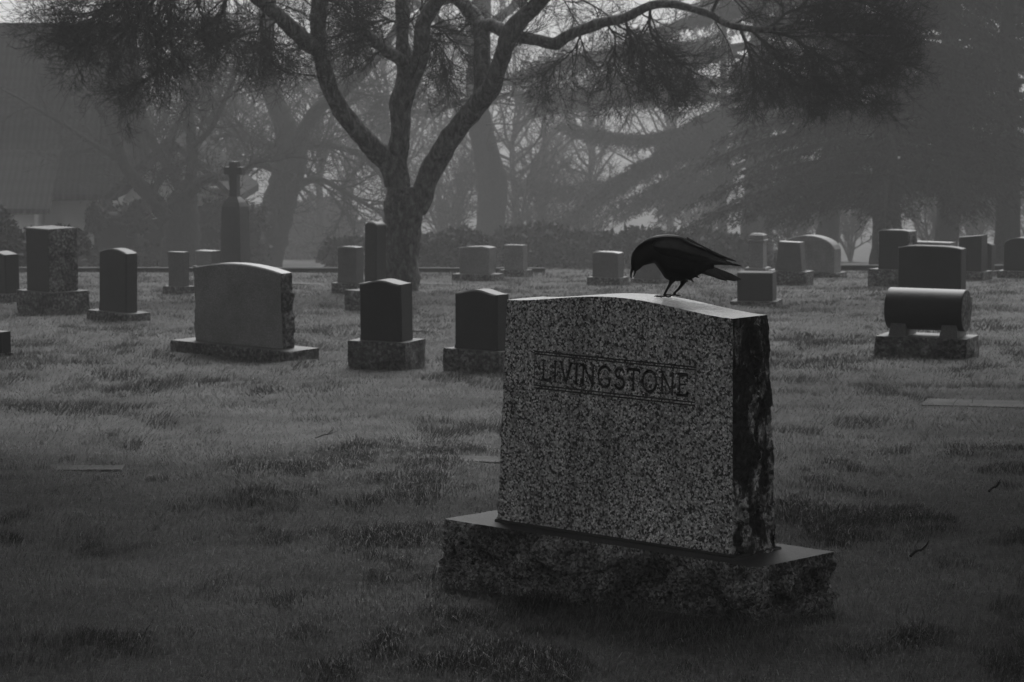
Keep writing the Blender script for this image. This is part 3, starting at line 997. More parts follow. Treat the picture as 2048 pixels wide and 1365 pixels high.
# ---- the main forked tree
def main_tree():
    Y0 = 40.5
    R = np.random.default_rng(5)
    base = at(802, 590, Y0)
    root = empty('bare_tree', (base[0], Y0, float(gz(base[0], Y0)) - 0.05))
    tag(root, 'big dark forked bare tree with lichen bark and drooping twigs, nearest of the trees', 'tree', 'bare winter trees in the fog')
    off = -np.array(root.location)
    trunk = MB(); limbs = MB()
    def L(pts, sides=14, mb=None, n=7, seed=1, amp=0.16):
        p, r = limb3(pts, Y0, n)
        rough_tube(mb or limbs, p + off, r, sides, seed, amp)
        return p, r
    A = []
    L([(798, 605, 104), (800, 585, 84), (802, 550, 72), (803, 510, 68), (803, 470, 70), (806, 430, 76), (808, 400, 78), (806, 375, 66)], 20, trunk, seed=2, amp=0.2)
    A.append(L([(833, 425, 40), (843, 396, 44), (870, 328, 44), (908, 267, 42, -.2), (949, 219, 42, -.4), (972, 190, 40, -.6), (984, 172, 36, -.7), (992, 150, 36, -.8), (1004, 116, 34, -.9), (1016, 79, 35, -1), (1034, 48, 36, -1.1), (1062, 20, 32, -1.2), (1100, -15, 28, -1.4), (1170, -60, 22, -1.7), (1270, -90, 16, -2.2)], seed=3))
    A.append(L([(958, 210, 30, -.4), (964, 180, 34, -.4), (965, 144, 34, -.3), (964, 103, 33, -.2), (963, 62, 32, 0), (949, 34, 30, .2), (925, 8, 28, .4), (895, -25, 22, .8), (850, -90, 14, 1.4)], seed=4))
    A.append(L([(963, 55, 26, 0), (978, 50, 28, -.1), (997, 57, 27, -.2), (1031, 73, 27, -.4), (1072, 80, 25, -.5), (1108, 88, 25, -.6), (1134, 73, 23, -.7), (1164, 60, 22, -.8), (1209, 44, 21, -.9), (1250, 36, 20, -1), (1300, 12, 18, -1.1), (1340, 8, 18, -1.1), (1373, 15, 17, -1.2), (1421, 29, 15, -1.3), (1461, 51, 14, -1.4), (1527, 60, 12, -1.5), (1578, 53, 9, -1.6), (1611, 57, 8, -1.6), (1648, 70, 7, -1.7), (1703, 70, 5, -1.7), (1776, 72, 3, -1.8)], seed=5))
    A.append(L([(800, 380, 52), (795, 330, 40), (797, 300, 40), (801, 267, 40), (802, 230, 42), (803, 200, 46), (812, 172, 44), (810, 130, 34, .1), (805, 86, 28, .2), (805, 34, 28, .3), (802, -10, 27, .4), (790, -90, 18, .6), (770, -170, 10, 1.0)], seed=6))
    A.append(L([(816, 180, 30), (826, 155, 34), (836, 130, 35, -.1), (843, 96, 33, -.2), (846, 51, 32, -.3), (860, 22, 30, -.4), (884, -8, 28, -.5), (930, -60, 20, -.8), (960, -150, 10, -1)], seed=7))
    A.append(L([(808, 130, 24), (795, 116, 26, -.2), (771, 101, 24, -.4), (745, 80, 22, -.6), (728, 63, 18, -.7), (712, 49, 17, -.8)], seed=8))
    A.append(L([(792, 372, 40), (786, 345, 46), (772, 320, 46), (744, 294, 42, -.2), (713, 260, 38, -.4), (682, 219, 36, -.5), (658, 171, 34, -.6), (644, 120, 32, -.7), (636, 79, 33, -.8), (637, 34, 32, -.8), (638, -10, 30, -.8), (630, -90, 20, -.7), (600, -170, 10, -.5)], seed=9))
    A.append(L([(640, 104, 28, -.75), (623, 92, 34, -.9), (596, 68, 33, -1), (562, 36, 30, -1.2), (536, 15, 28, -1.3), (510, -6, 26, -1.5), (460, -50, 20, -1.7), (400, -70, 15, -2), (330, -50, 11, -2.2)], seed=10))
    # hanging secondary branches (traced)
    H = [
        [(400, -70, 12, -2), (345, -30, 9, -2), (300, 10, 7, -2.1), (262, 50, 5, -2.2), (200, 78, 3, -2.3)],
        [(380, -70, 12, -2.3), (310, -40, 9, -2.5), (240, 0, 7, -2.6), (180, 25, 5, -2.7), (110, 30, 3, -2.7)],
        [(360, -70, 12, -1.6), (290, -50, 8, -1.5), (220, -25, 6, -1.4), (150, 0, 4, -1.3), (95, 20, 3, -1.3)],
        [(330, -50, 10, -2.2), (270, -20, 8, -2.4), (210, 30, 6, -2.5), (150, 65, 4, -2.6), (100, 70, 3, -2.6)],
        [(345, -50, 9, -2), (318, 20, 7, -1.9), (322, 70, 5, -1.9), (318, 130, 4, -1.8), (285, 172, 3, -1.8)],
        [(420, -60, 9, -2), (395, 0, 7, -2.2), (410, 40, 5, -2.3), (440, 70, 4, -2.4), (485, 85, 3, -2.5)],
        [(300, -45, 9, -1.8), (285, 20, 7, -1.7), (270, 55, 5, -1.6), (215, 95, 3, -1.5), (150, 118, 2.5, -1.5)],
        [(460, -50, 9, -1.6), (450, 10, 7, -1.5), (420, 50, 5, -1.4), (380, 75, 3, -1.4)],
        [(340, 20, 7, -1.9), (338, 60, 6, -1.9), (345, 100, 4, -1.8), (325, 140, 3, -1.8), (250, 175, 2, -1.8)],
        # right side
        [(1527, 60, 10, -1.5), (1552, 46, 8, -1.5), (1575, 26, 8, -1.4), (1630, 11, 6, -1.3), (1721, 4, 4, -1.2), (1800, 30, 3, -1.1)],
        [(1534, 62, 9, -1.5), (1593, 80, 8, -1.7), (1622, 121, 6, -1.8), (1630, 154, 5, -1.9), (1666, 183, 3, -2)],
        [(1600, 86, 8, -1.7), (1640, 110, 6, -1.6), (1690, 135, 5, -1.5), (1745, 178, 3, -1.5)],
        [(1480, 58, 9, -1.4), (1492, 90, 6, -1.3), (1505, 121, 5, -1.2), (1522, 172, 3, -1.2)],
        [(1500, 58, 9, -1.4), (1540, 100, 6, -1.6), (1570, 140, 5, -1.7), (1600, 178, 3, -1.8)],
        [(1300, 12, 9, -1.1), (1302, 66, 7, -1.0), (1337, 110, 5, -.9), (1395, 150, 3, -.8)],
        [(1250, 36, 8, -1.0), (1262, 80, 6, -.8), (1290, 120, 5, -.7), (1340, 160, 3, -.6)],
        [(1648, 70, 7, -1.7), (1700, 90, 5, -1.9), (1750, 120, 4, -2), (1800, 130, 3, -2)],
        [(1611, 57, 7, -1.6), (1680, 40, 5, -1.4), (1750, 30, 4, -1.3), (1815, 45, 3, -1.2)],
        [(1421, 29, 9, -1.3), (1450, -10, 7, -1.3), (1540, -20, 6, -1.2), (1640, -10, 5, -1.1), (1730, 20, 3, -1)],
        [(1209, 44, 7, -.9), (1230, 75, 5, -.7), (1228, 120, 4, -.6), (1245, 165, 3, -.5)],
        [(1164, 60, 6, -.8), (1150, 95, 5, -.6), (1120, 125, 4, -.5), (1080, 150, 3, -.4)],
        [(1034, 48, 8, -1.1), (1060, -5, 7, -.6), (1130, -10, 6, -.4), (1200, 20, 4, -.2), (1260, 70, 3, 0)],
        [(846, 51, 8, -.3), (880, 60, 5, .1), (910, 90, 4, .4), (940, 130, 3, .6)],
        [(805, 50, 8, .3), (770, 40, 5, .6), (730, 60, 4, .8), (690, 90, 3, 1)],
        [(846, 60, 8, .1), (880, 95, 5, .5), (900, 130, 4, .8), (900, 160, 3, 1.0)],
        [(638, 0, 8, -.4), (670, 5, 5, 0), (710, 30, 4, .4), (760, 60, 3, .6)],
        [(561, 34, 8, -1.2), (530, 60, 5, -1.4), (490, 70, 4, -1.6), (450, 95, 3, -1.8)],
        [(534, 14, 8, -1.3), (520, 50, 5, -1.1), (535, 90, 4, -1), (560, 110, 3, -.9)],
        [(716, 52, 4, -.8), (712, 20, 3, -.8), (704, -10, 3, -.8)],
    ]
    tw = MB()
    P = dict(seg=[1, 6, 5, 4], wig=[0, .10, .16, .20], grav=[0, -.10, -.08, -.05], tip=[0, .02, .10, .16], rmin=0.0026,
             num=[0, 8, 9, 7], len=[1, 1.1, 0.62, 0.34], ang=[0, 42, 40, 38], rad=[1, .016, .0062, .0036])
    for i, h in enumerate(H):
        p, r = limb3(h, Y0, 6)
        tw.tube(p + off, r * 0.8, 5, cap=False)
        dense = i < 9 or 9 <= i < 19
        spawn(tw, p + off, r, 1, P, R, 18 if dense else 13, 0.74 if dense else 0.8, 0.06)
    # twigs growing off the main limbs, and the crown above
    for k, (p, r) in enumerate(A):
        q = p + off
        m = len(q) // 3
        spawn(tw, q[m:], r[m:], 1, P, R, 12, 0.95, 0.1)
        if r[-1] < 0.07 and k not in (2, 5):
            grow(tw, q[-1], q[-1] - q[-3], 1.5, 0.03, 1, dict(P, num=[0, 8, 14, 8]), R)
    trunk.build('trunk', M['bark'], root, smooth=True)
    limbs.build('limb', M['bark'], root, smooth=True)['label'] = 'forking limbs rising from the trunk'
    tw.build('crown', M['twig'], root)
main_tree()

# ---- farther bare trees
PF = dict(seg=[1, 6, 5, 3], wig=[0, .14, .18, .2], grav=[0, -.02, -.03, -.02], tip=[0, .04, .06, .08], rmin=0.009,
          num=[0, 7, 8, 7], len=[1, 3.4, 1.7, 0.85], ang=[0, 50, 45, 42], rad=[1, .045, .021, .012])
def bare_tree(label, Y, trunk, limbs, seed, nspawn=10, P=PF, Lb=2.9, basepx=None):
    R = np.random.default_rng(seed)
    bx, by = basepx or (trunk[0][0], trunk[0][1])
    b = at(bx, by, Y)
    zg = float(gz(b[0], Y))
    root = empty('bare_tree', (b[0], Y, zg))
    tag(root, label, 'tree', 'bare winter trees in the fog')
    off = -np.array(root.location)
    tm, cm = MB(), MB()
    p, r = limb3(trunk, Y, 6)
    if p[0][2] > zg - 0.1:
        p = np.vstack([[p[0][0], p[0][1], zg - 0.2], p]); r = np.concatenate([[r[0] * 1.25], r])
    rough_tube(tm, p + off, r, 14, seed, 0.14)
    ends = [(p, r)]
    for l in limbs:
        p, r = limb3(l, Y, 6)
        rough_tube(tm, p + off, r, 10, seed + 1, 0.14)
        ends.append((p, r))
    for p, r in ends:
        m = max(1, len(p) // 3) if (p is ends[0][0]) else 1
        spawn(cm, p[m:] + off, r[m:], 1, P, R, nspawn, Lb, 0.05)
        if r[-1] < 0.2: grow(cm, p[-1] + off, p[-1] - p[-2], Lb, min(0.05, r[-1]), 1, P, R)
    tm.build('trunk', M['bark_far'], root, smooth=True)
    cm.build('crown', M['twig_far'], root)
    return root

bare_tree('thick misty tree with a leaning double trunk behind the stone cross', 95,
          [(520, 560, 92), (532, 500, 76), (552, 430, 68), (570, 370, 66), (582, 320, 66), (580, 290, 60)],
          [[(578, 310, 46), (568, 250, 44), (545, 190, 38, .3), (530, 130, 34, .5), (532, 60, 33, .7), (536, 0, 30, .8), (530, -80, 20, 1), (500, -160, 10, 1.4)],
           [(585, 310, 40), (610, 260, 30, -.3), (640, 215, 27, -.6), (690, 180, 24, -1), (740, 130, 20, -1.4), (790, 60, 15, -1.8), (830, -40, 10, -2)],
           [(575, 330, 22), (600, 300, 18, .4), (650, 290, 15, .8), (720, 310, 12, 1.2), (770, 360, 8, 1.4)],
           [(555, 200, 16), (500, 150, 12, .5), (440, 135, 9, .9), (380, 130, 7, 1.2), (330, 130, 5, 1.4)],
           [(575, 300, 20), (520, 290, 14, -.5), (460, 270, 10, -1), (400, 285, 8, -1.3)],
           [(572, 350, 18), (520, 330, 14, .6), (480, 340, 11, .9), (430, 365, 8, 1.2)],
           [(590, 370, 18), (640, 360, 13, -.6), (700, 390, 10, -.9), (750, 420, 7, -1.1)]], 31, 11)
bare_tree('single pale-grey curving trunk in the mist behind the pale headstones', 112,
          [(972, 540, 66), (978, 470, 58), (983, 420, 58), (985, 370, 60), (976, 325, 54), (966, 280, 50), (958, 230, 46), (954, 170, 44), (958, 100, 42), (962, 30, 40), (965, -40, 34), (950, -120, 22)],
          [[(958, 110, 24), (900, 60, 20, .5), (850, 20, 14, 1), (780, -40, 10, 1.5)],
           [(958, 190, 14), (910, 210, 10, -.6), (860, 225, 8, -1), (800, 220, 6, -1.3)],
           [(962, 60, 20), (1020, 20, 16, .6), (1080, -30, 12, 1)],
           [(960, 220, 12), (1010, 190, 9, .8), (1060, 195, 6, 1.2)]], 32, 9)
bare_tree('low spreading bare tree with crooked arms in front of the tiled house', 80,
          [(362, 545, 92), (362, 500, 80), (364, 450, 70), (366, 410, 62), (370, 385, 48)],
          [[(350, 440, 40), (322, 420, 38), (300, 392, 34, -.4), (272, 362, 28, -.7), (247, 325, 24, -1), (232, 280, 20, -1.2), (210, 235, 16, -1.4), (180, 190, 11, -1.6)],
           [(366, 390, 26), (350, 350, 22, .4), (320, 310, 20, .7), (295, 265, 17, 1), (285, 215, 14, 1.2), (265, 180, 10, 1.4)],
           [(370, 395, 26), (382, 350, 24, .2), (384, 290, 22, .3), (378, 230, 19, .4), (370, 170, 16, .5), (365, 130, 13, .6), (400, 105, 10, .8), (455, 75, 7, 1)],
           [(372, 400, 26), (395, 368, 22, -.5), (430, 352, 19, -.8), (455, 355, 14, -1), (500, 330, 9, -1.3)],
           [(380, 300, 14), (420, 260, 12, -.4), (450, 200, 10, -.6), (470, 150, 8, -.8)],
           [(247, 325, 14, -1), (190, 290, 11, -1.4), (120, 245, 9, -1.8), (60, 210, 6, -2.2)],
           [(300, 392, 18, -.4), (330, 340, 14, -.6), (345, 290, 11, -.8)]], 33, 10, P=dict(PF, len=[1, 2.2, 1.1, 0.55], rad=[1, .03, .014, .008], rmin=.006), Lb=1.9)

def generic_tree(label, px, Y, h, seed, tw=0.22, spread=1.0, nl=8):
    R = np.random.default_rng(seed)
    b = at(px, 500, Y); zg = float(gz(b[0], Y))
    root = empty('bare_tree', (b[0], Y, zg)); tag(root, label, 'tree', 'bare winter trees in the fog')
    tm, cm = MB(), MB()
    n = 9
    pts = np.array([[0.12 * h * 0.1 * R.normal() * k / n, 0.05 * R.normal(), h * 0.62 * k / n] for k in range(n + 1)]); pts[0, 2] = -0.3
    p = crom(pts, 4); r = np.linspace(tw, tw * 0.3, len(p))
    rough_tube(tm, p, r, 10, seed, 0.12)
    PG = dict(PF, len=[1, h * 0.36 * spread, h * 0.17, h * 0.085], num=[0, nl, 9, 7], tip=[0, .10, .06, .05], grav=[0, .05, 0, 0], ang=[0, 48, 42, 40], rad=[1, tw * .42, .022, .010], rmin=.007)
    m = len(p) // 4
    spawn(cm, p[m:], r[m:], 1, PG, R, nl * 3, h * 0.40 * spread, 0.0)
    grow(cm, p[-1], np.array([0.1, 0, 1.0]), h * 0.35, tw * .3, 1, PG, R)
    tm.build('trunk', M['bark_far'], root, smooth=True)
    cm.build('crown', M['twig_far'], root)
generic_tree('faint slim bare tree far off between the forked limbs', 700, 165, 15, 41)
generic_tree('faint bare tree far off just right of the forked trunk', 880, 175, 16, 42)
generic_tree('ghostly bare tree far off by the bright gap in the mist', 1090, 190, 15, 43)
generic_tree('faint bare tree rising above the house ridge', 430, 175, 17, 44)
for a in (('hazy bare tree far off behind the leaning double trunk', 640, 128, 13, 71), ('hazy bare tree far off between the forked trunk limbs', 775, 140, 14, 72), ('hazy bare tree far off behind the curving pale-grey trunk', 1030, 136, 13, 73),
          ('hazy bare tree far off in the bright gap beside the cedar boughs', 1180, 150, 14, 74), ('hazy bare tree far off between cedar boughs and slim stem', 1340, 150, 14, 75), ('hazy bare tree far off over the front gable of the house', 300, 125, 13, 76), ('hazy bare tree far off between stone cross and leaning trunk', 470, 130, 13, 77)):
    generic_tree(*a, tw=0.2, spread=1.15, nl=11)
def bare_shrub(label, px, Y, h, seed, ns=5):
    R = np.random.default_rng(seed)
    b = at(px, 500, Y); zg = float(gz(b[0], Y))
    root = empty('bare_shrub', (b[0], Y, zg)); tag(root, label, 'shrub', 'bare shrubs under the conifers')
    tm, cm = MB(), MB()
    PS = dict(seg=[1, 6, 5, 4], wig=[0, .10, .14, .18], grav=[0, .06, .04, 0], tip=[0, .02, -.02, -.08], rmin=.008, num=[0, 9, 8, 6], len=[1, h * .45, h * .24, h * .12], ang=[0, 34, 36, 38], rad=[1, .035, .018, .010])
    for k in range(ns):
        a = 2 * PI * (k + R.random()) / ns; sp = R.uniform(.15, .55)
        pts = crom(np.array([[0, 0, -.2], [.1 * math.cos(a), .1 * math.sin(a), .3], [sp * h * .4 * math.cos(a), sp * h * .4 * math.sin(a), h * .45], [sp * h * .75 * math.cos(a + .3), sp * h * .75 * math.sin(a + .3), h * .8]]), 5)
        r = np.linspace(.075, .03, len(pts))
        tm.tube(pts, r, 8)
        spawn(cm, pts, r, 1, PS, R, 14, h * .5, .15)
    tm.build('stems_or_core', M['bark_far'], root, smooth=True)
    cm.build('crown', M['twig_far'], root)
for a in (('bare twiggy shrub between the broad cedar trunk and the rounded pale headstone', 1625, 122, 3.6, 45),
          ('bare twiggy shrub rising behind the rounded pale headstone', 1700, 130, 4.2, 46),
          ('fine-twigged bare shrub beyond the broad headstone at the cylinder', 1870, 118, 4.0, 47),
          ('tall fine-twigged bare shrub beyond the slant-topped headstone', 1945, 126, 4.8, 48),
          ('fine-twigged bare shrub at the far photo edge', 2035, 120, 4.4, 49),
          ('bare shrub in the mist between the forked trunk and the curving trunk', 905, 118, 5.0, 51), ('bare shrub in the mist just past the curving trunk', 1050, 116, 4.6, 52), ('bare shrub in the mist under the long cedar boughs', 1130, 124, 4.2, 53),
          ('bare shrub in the misty gap by the slim conifer stem', 1400, 135, 4.0, 50)):
    bare_shrub(*a)
generic_tree('small bare sapling in front of the broad conifer trunk', 1578, 96, 5.2, 48, 0.08, 0.8, 7)

# ---- conifers
def spray(mb, p, d, L, R, dens=1.0, size=0.13):
    """foliage along one shoot: narrow drooping needle tufts"""
    n = int(max(3, L * 34 * dens))
    t = R.random(n)
    d = d / (np.linalg.norm(d) + 1e-9)
    c = p[None, :] + d[None, :] * (t * L)[:, None] + R.normal(0, 0.08, (n, 3)) + np.array([0, 0, -0.10])[None, :] * (t ** 2)[:, None] * L
    side = np.cross(d, [0, 0, 1.0]); side /= np.linalg.norm(side) + 1e-9
    u = d[None, :] * R.uniform(0.2, 1.0, n)[:, None] + side[None, :] * R.normal(0, 0.7, n)[:, None] + np.array([0, 0, -1.0])[None, :] * R.uniform(0.0, 0.9, n)[:, None]
    u /= np.linalg.norm(u, axis=1)[:, None]
    w = np.cross(u, R.normal(0, 1, (n, 3))); w /= np.linalg.norm(w, axis=1)[:, None] + 1e-9
    ln = size * R.uniform(0.7, 1.9, n)[:, None]; wd = size * R.uniform(0.12, 0.26, n)[:, None]
    mb.tris(np.stack([c - w * wd, c + w * wd, c + u * ln], 1))

def bough(wood, fol, pts, r0, R, lat=1.4, dens=1.0, size=0.20, step=0.22):
    p = crom(np.asarray(pts, float), 8)
    seg = np.linalg.norm(np.diff(p, axis=0), axis=1); tot = seg.sum()
    wood.tube(p, np.linspace(r0, 0.012, len(p)), 5, cap=False)
    cum = np.concatenate([[0], np.cumsum(seg)])
    n = max(4, int(tot / step))
    for k in range(n):
        for sg in (-1, 1):
            t = 0.10 + 0.9 * (k + R.random()) / n
            s = min(t, 0.999) * tot
            i = min(len(seg) - 1, max(0, np.searchsorted(cum, s) - 1))
            q = p[i] + (p[i + 1] - p[i]) * ((s - cum[i]) / (seg[i] + 1e-9))
            tan = (p[i + 1] - p[i]) / (seg[i] + 1e-9)
            side = np.cross(tan, [0, 0, 1.0]); side /= np.linalg.norm(side) + 1e-9
            L = lat * (0.14 + 0.86 * math.sin(PI * min(1, (0.15 + 0.85 * t)))) * R.uniform(0.5, 1.15)
            d = tan * R.uniform(0.5, 0.9) + side * sg * R.uniform(0.6, 1.0) + np.array([0, 0, R.uniform(-0.45, 0.08)])
            d /= np.linalg.norm(d)
            wood.tube(np.stack([q, q + d * L * 0.5, q + d * L + np.array([0, 0, -0.1 * L])]), np.array([.014, .009, .004]), 3, cap=False)
            spray(fol, q, d, L, R, dens, size)
    spray(fol, p[-3], p[-1] - p[-3], 0.6, R, dens * 1.5, size)

def conifer(label, px, Y, tr, h, boughs_px, seed, zlo, zhi, nb, Lmax, lean=0.0, skip=None, droop=0.22, dens=1.0, size=0.13, lat=1.4):
    R = np.random.default_rng(seed)
    b = at(px, 500, Y); zg = float(gz(b[0], Y))
    root = empty('conifer_tree', (b[0], Y, zg)); tag(root, label, 'tree', 'conifers in the fog')
    off = -np.array(root.location)
    tm, wm, fm = MB(), MB(), MB()
    n = 14
    zz = np.linspace(-0.3, h, n)
    P = np.stack([lean * zz + 0.04 * R.normal(0, 1, n), 0.04 * R.normal(0, 1, n), zz], -1)
    rr = tr * (1 - 0.9 * np.clip(zz / h, 0, 1)) + tr * 0.5 * np.exp(-np.clip(zz, 0, 9) / 0.4)
    p = crom(P, 4); r = np.interp(p[:, 2], zz, rr)
    rough_tube(tm, p, r, 16, seed, 0.10)
    for bp in boughs_px:
        for rpt in range(3):
            jy, jd = (0, 0) if rpt == 0 else (R.uniform(-22, 22), R.uniform(-2.2, 2.2))
            pts = [at(q[0], q[1] + jy * (0.3 + 0.7 * i / len(bp)), Y + q[2] * 1.5 + jd * i / len(bp)) + off for i, q in enumerate(bp)]
            bough(wm, fm, pts, 0.10 if rpt == 0 else 0.05, R, lat * (1 if rpt == 0 else 0.85), dens, size)
    for k in range(nb):
        z = zlo + (zhi - zlo) * (k + R.random()) / nb
        a = R.uniform(0, 2 * PI)
        L = Lmax * (1 - 0.8 * (z - zlo) / (h - zlo)) * R.uniform(0.65, 1.1)
        if skip and skip(a, z, L): continue
        d = np.array([math.cos(a), math.sin(a), 0])
        x0 = np.array([lean * z, 0, z])
        up = R.uniform(0.0, 0.16)
        pts = [x0 + d * L * t + np.array([0, 0, L * (up * t - (droop + up) * t * t)]) for t in (0, .25, .5, .75, 1)]
        bough(wm, fm, pts, 0.02 + 0.018 * L, R, lat, dens, size)
    tm.build('trunk', M['bark_far'], root, smooth=True)
    wm.build('branches', M['bark_far'], root)
    fm.build('crown', M['needle'], root)

def shade_tree(label, x, y, tr, h, seed, z0=4.9, L0=11.0, sz=0.5):  # made-up tree outside the view, its canopy shaped to block sky light
    R = np.random.default_rng(seed)
    zg = float(gz(x, y))
    root = empty('conifer_tree', (x, y, zg)); tag(root, label, 'tree', 'conifers in the fog')
    tm, wm, fm = MB(), MB(), MB()
    zz = np.linspace(-.3, h, 20)
    rough_tube(tm, np.stack([zz * 0, zz * 0, zz], -1), tr * (1 - .9 * np.clip(zz / h, 0, 1)), 14, seed, .1)
    for k in range(84):
        z = z0 + (h - 5) * (k + R.random()) / 84
        a = R.uniform(0, 2 * PI); L = L0 * (1 - .7 * (z - 4) / (h - 4)) * R.uniform(.75, 1.1)
        d = np.array([math.cos(a), math.sin(a), 0])
        bough(wm, fm, [np.array([0, 0, z]) + d * L * t + np.array([0, 0, L * (.12 * t - .2 * t * t)]) for t in (0, .25, .5, .75, 1)], .1, R, 2.3, 0.8, sz, 0.34)
    tm.build('trunk', M['bark_far'], root, smooth=True)
    wm.build('branches', M['bark_far'], root)
    fm.build('crown', M['needle'], root)

cedar_b = [
    [(1490, 250, 0), (1420, 270, -.6), (1340, 310, -1), (1250, 365, -1.4), (1170, 420, -1.7), (1115, 455, -1.8)],
    [(1490, 300, 0), (1420, 320, -.8), (1340, 370, -1.2), (1260, 410, -1.6), (1190, 440, -2)],
    [(1490, 200, 0), (1400, 190, .6), (1280, 185, 1), (1150, 188, 1.4), (1040, 196, 1.8)],
    [(1490, 160, 0), (1380, 165, -.5), (1270, 185, -1), (1160, 200, -1.4), (1080, 215, -1.8)],
    [(1490, 240, 0), (1400, 250, .6), (1300, 275, 1), (1210, 270, 1.3), (1120, 255, 1.5)],
    [(1490, 270, 0), (1400, 300, 1), (1300, 330, 1.6), (1200, 380, 2), (1060, 388, 2.4)],
    [(1490, 330, 0), (1430, 360, .6), (1370, 400, 1), (1320, 440, 1.3)],
    [(1500, 120, 0), (1380, 90, .7), (1250, 100, 1.2), (1100, 130, 1.6), (1010, 165, 1.9)],
    [(1500, 90, 0), (1400, 110, -.8), (1300, 150, -1.3), (1200, 170, -1.7)],
    [(1540, 250, 0), (1610, 265, -.8), (1690, 290, -1.2), (1760, 330, -1.6)],
    [(1540, 300, 0), (1600, 330, .8), (1680, 360, 1.3), (1740, 400, 1.7)],
    [(1540, 190, 0), (1620, 200, .8), (1720, 230, 1.5), (1800, 260, 2)],
    [(1490, 220, 0), (1440, 235, -1.5), (1380, 265, -2.6), (1320, 300, -3.2)],
]
conifer('broad dark cedar with sweeping layered boughs behind the crow', 1514, 112, 0.63, 17.5, cedar_b, 51, 5.6, 17, 70, 6.3, 0.0,
        skip=lambda a, z, L: math.cos(a) < -0.25 and z < 9.2, dens=1.3)
conifer('slim straight conifer stem next to the broad cedar trunk', 1444, 120, 0.21, 18, [], 52, 9.0, 17, 14, 2.7)
conifer('huge dark conifer with boughs hanging to the headstones at the far edge', 1772, 75, 0.43, 15, [
    [(1790, 300, 0), (1850, 330, -.6), (1900, 380, -1), (1930, 420, -1.3)],
    [(1760, 300, 0), (1690, 330, .7), (1640, 380, 1), (1600, 425, 1.3)],
    [(1790, 250, 0), (1880, 270, .8), (1960, 320, 1.3), (2030, 380, 1.7)]],
    53, 3.0, 14.5, 100, 5.2, dens=1.0, size=0.11, lat=1.2)
conifer('dense dark conifer filling the upper corner past the huge one', 2010, 79, 0.38, 15.5, [], 54, 3.2, 15, 92, 5.4, dens=1.0, size=0.11, lat=1.2)
conifer('dim tall conifer filling the gap between the two conifers at the far edge', 1890, 92, 0.40, 18, [], 56, 4.5, 17.5, 80, 5.6, dens=0.9, size=0.13)
conifer('dim conifer half merged between the cedar and the huge conifer', 1660, 100, 0.40, 17, [], 55, 4.2, 16.5, 56, 5.2, dens=0.9, size=0.12, lat=1.3)

# ---- invented conifers out of view, added to keep the sky off the near lawn
for i, (x, y, tr, h, lab) in enumerate(((-7.0, 8.5, .38, 12.0, 'added unseen conifer shading the near lawn, left of the carved stone'), (7.4, 10.5, .42, 12.5, 'added unseen conifer shading the near lawn, right of the carved stone'),
        (-9.0, 18.0, .40, 12.5, 'added unseen conifer shading the lawn short of the broad grey headstone'), (9.6, 19.0, .40, 12.5, 'added unseen conifer shading the lawn short of the cylinder monument'))):
    shade_tree(lab, x, y, tr, h, 61 + i, sz=(0.32, 0.32, 0.52, 0.52)[i], L0=(9.5, 9.5, 11, 11)[i])
shade_tree('added unseen conifer shading the lawn beyond the tall square headstone', -12.2, 26.0, .40, 13.0, 66, 6.2, 9.0)

# ---- hedges and shrubs
def leafy(name, label, cat, blobs, Y, n, mat, size=0.09, seed=0, group=None, core=True):
    """blobs: (px, py, rx_px, ry_px, depth radius m, dY, boxiness)"""
    R = np.random.default_rng(seed)
    p0 = at(blobs[0][0], blobs[0][1], Y)
    root = empty(name, (p0[0], Y, float(gz(p0[0], Y)))); tag(root, label, cat, group)
    off = -np.array(root.location)
    fm, cm = MB(), MB()
    area = sum(b[2] * b[3] for b in blobs)
    for (px, py, rx, ry, rd, dY, bx) in blobs:
        y = Y + dY; c = at(px, py, y) + off; k = y / F
        r = np.array([rx * k, rd, ry * k])
        m = int(n * rx * ry / area)
        v = R.normal(0, 1, (m, 3)); v /= np.linalg.norm(v, axis=1)[:, None]
        if bx:
            e = np.sign(v) * np.abs(v) ** 0.33; e /= (np.abs(e) ** 6).sum(1)[:, None] ** (1 / 6); v = e
        rad = 0.80 + 0.24 * R.random(m) ** 1.5 + (0.10 if bx else 0.34) * fbm(v[:, 0] * 2.6 + seed + px * .01, v[:, 1] * 2.6, v[:, 2] * 2.6, seed, 4)
        q = c + v * r * rad[:, None]
        u = v * R.uniform(.1, .9, m)[:, None] + R.normal(0, .7, (m, 3)) + np.array([0, 0, .3]); u /= np.linalg.norm(u, axis=1)[:, None]
        w = np.cross(u, R.normal(0, 1, (m, 3))); w /= np.linalg.norm(w, axis=1)[:, None] + 1e-9
        s = size * R.uniform(.5, 1.4, m)[:, None]
        fm.quads(np.stack([q - u * s * .6, q + w * s * .38, q + u * s * .9, q - w * s * .38], 1))
        if core:
            th = np.linspace(0, 2 * PI, 18, endpoint=False); ph = np.linspace(0.05, PI - 0.05, 10)
            T, H_ = np.meshgrid(th, ph, indexing='ij')
            vv = np.stack([np.cos(T) * np.sin(H_), np.sin(T) * np.sin(H_), np.cos(H_)], -1)
            if bx:
                e = np.sign(vv) * np.abs(vv) ** 0.33; e /= (np.abs(e) ** 6).sum(-1)[..., None] ** (1 / 6); vv = e
            cm.grid(c + vv * r * 0.78, True)
    fm.build('foliage', mat, root)
    if core: cm.build('stems_or_core', M['twig_far'], root)  # dark solid core added inside the leaves against see-through, no stems here
    return root
leafy('hedge', 'boxy clipped hedge in front of the pale house wall', 'hedge', [(238, 478, 57, 72, 1.2, 0, 1)], 77, 6500, M['hedge'], 0.12, 61)
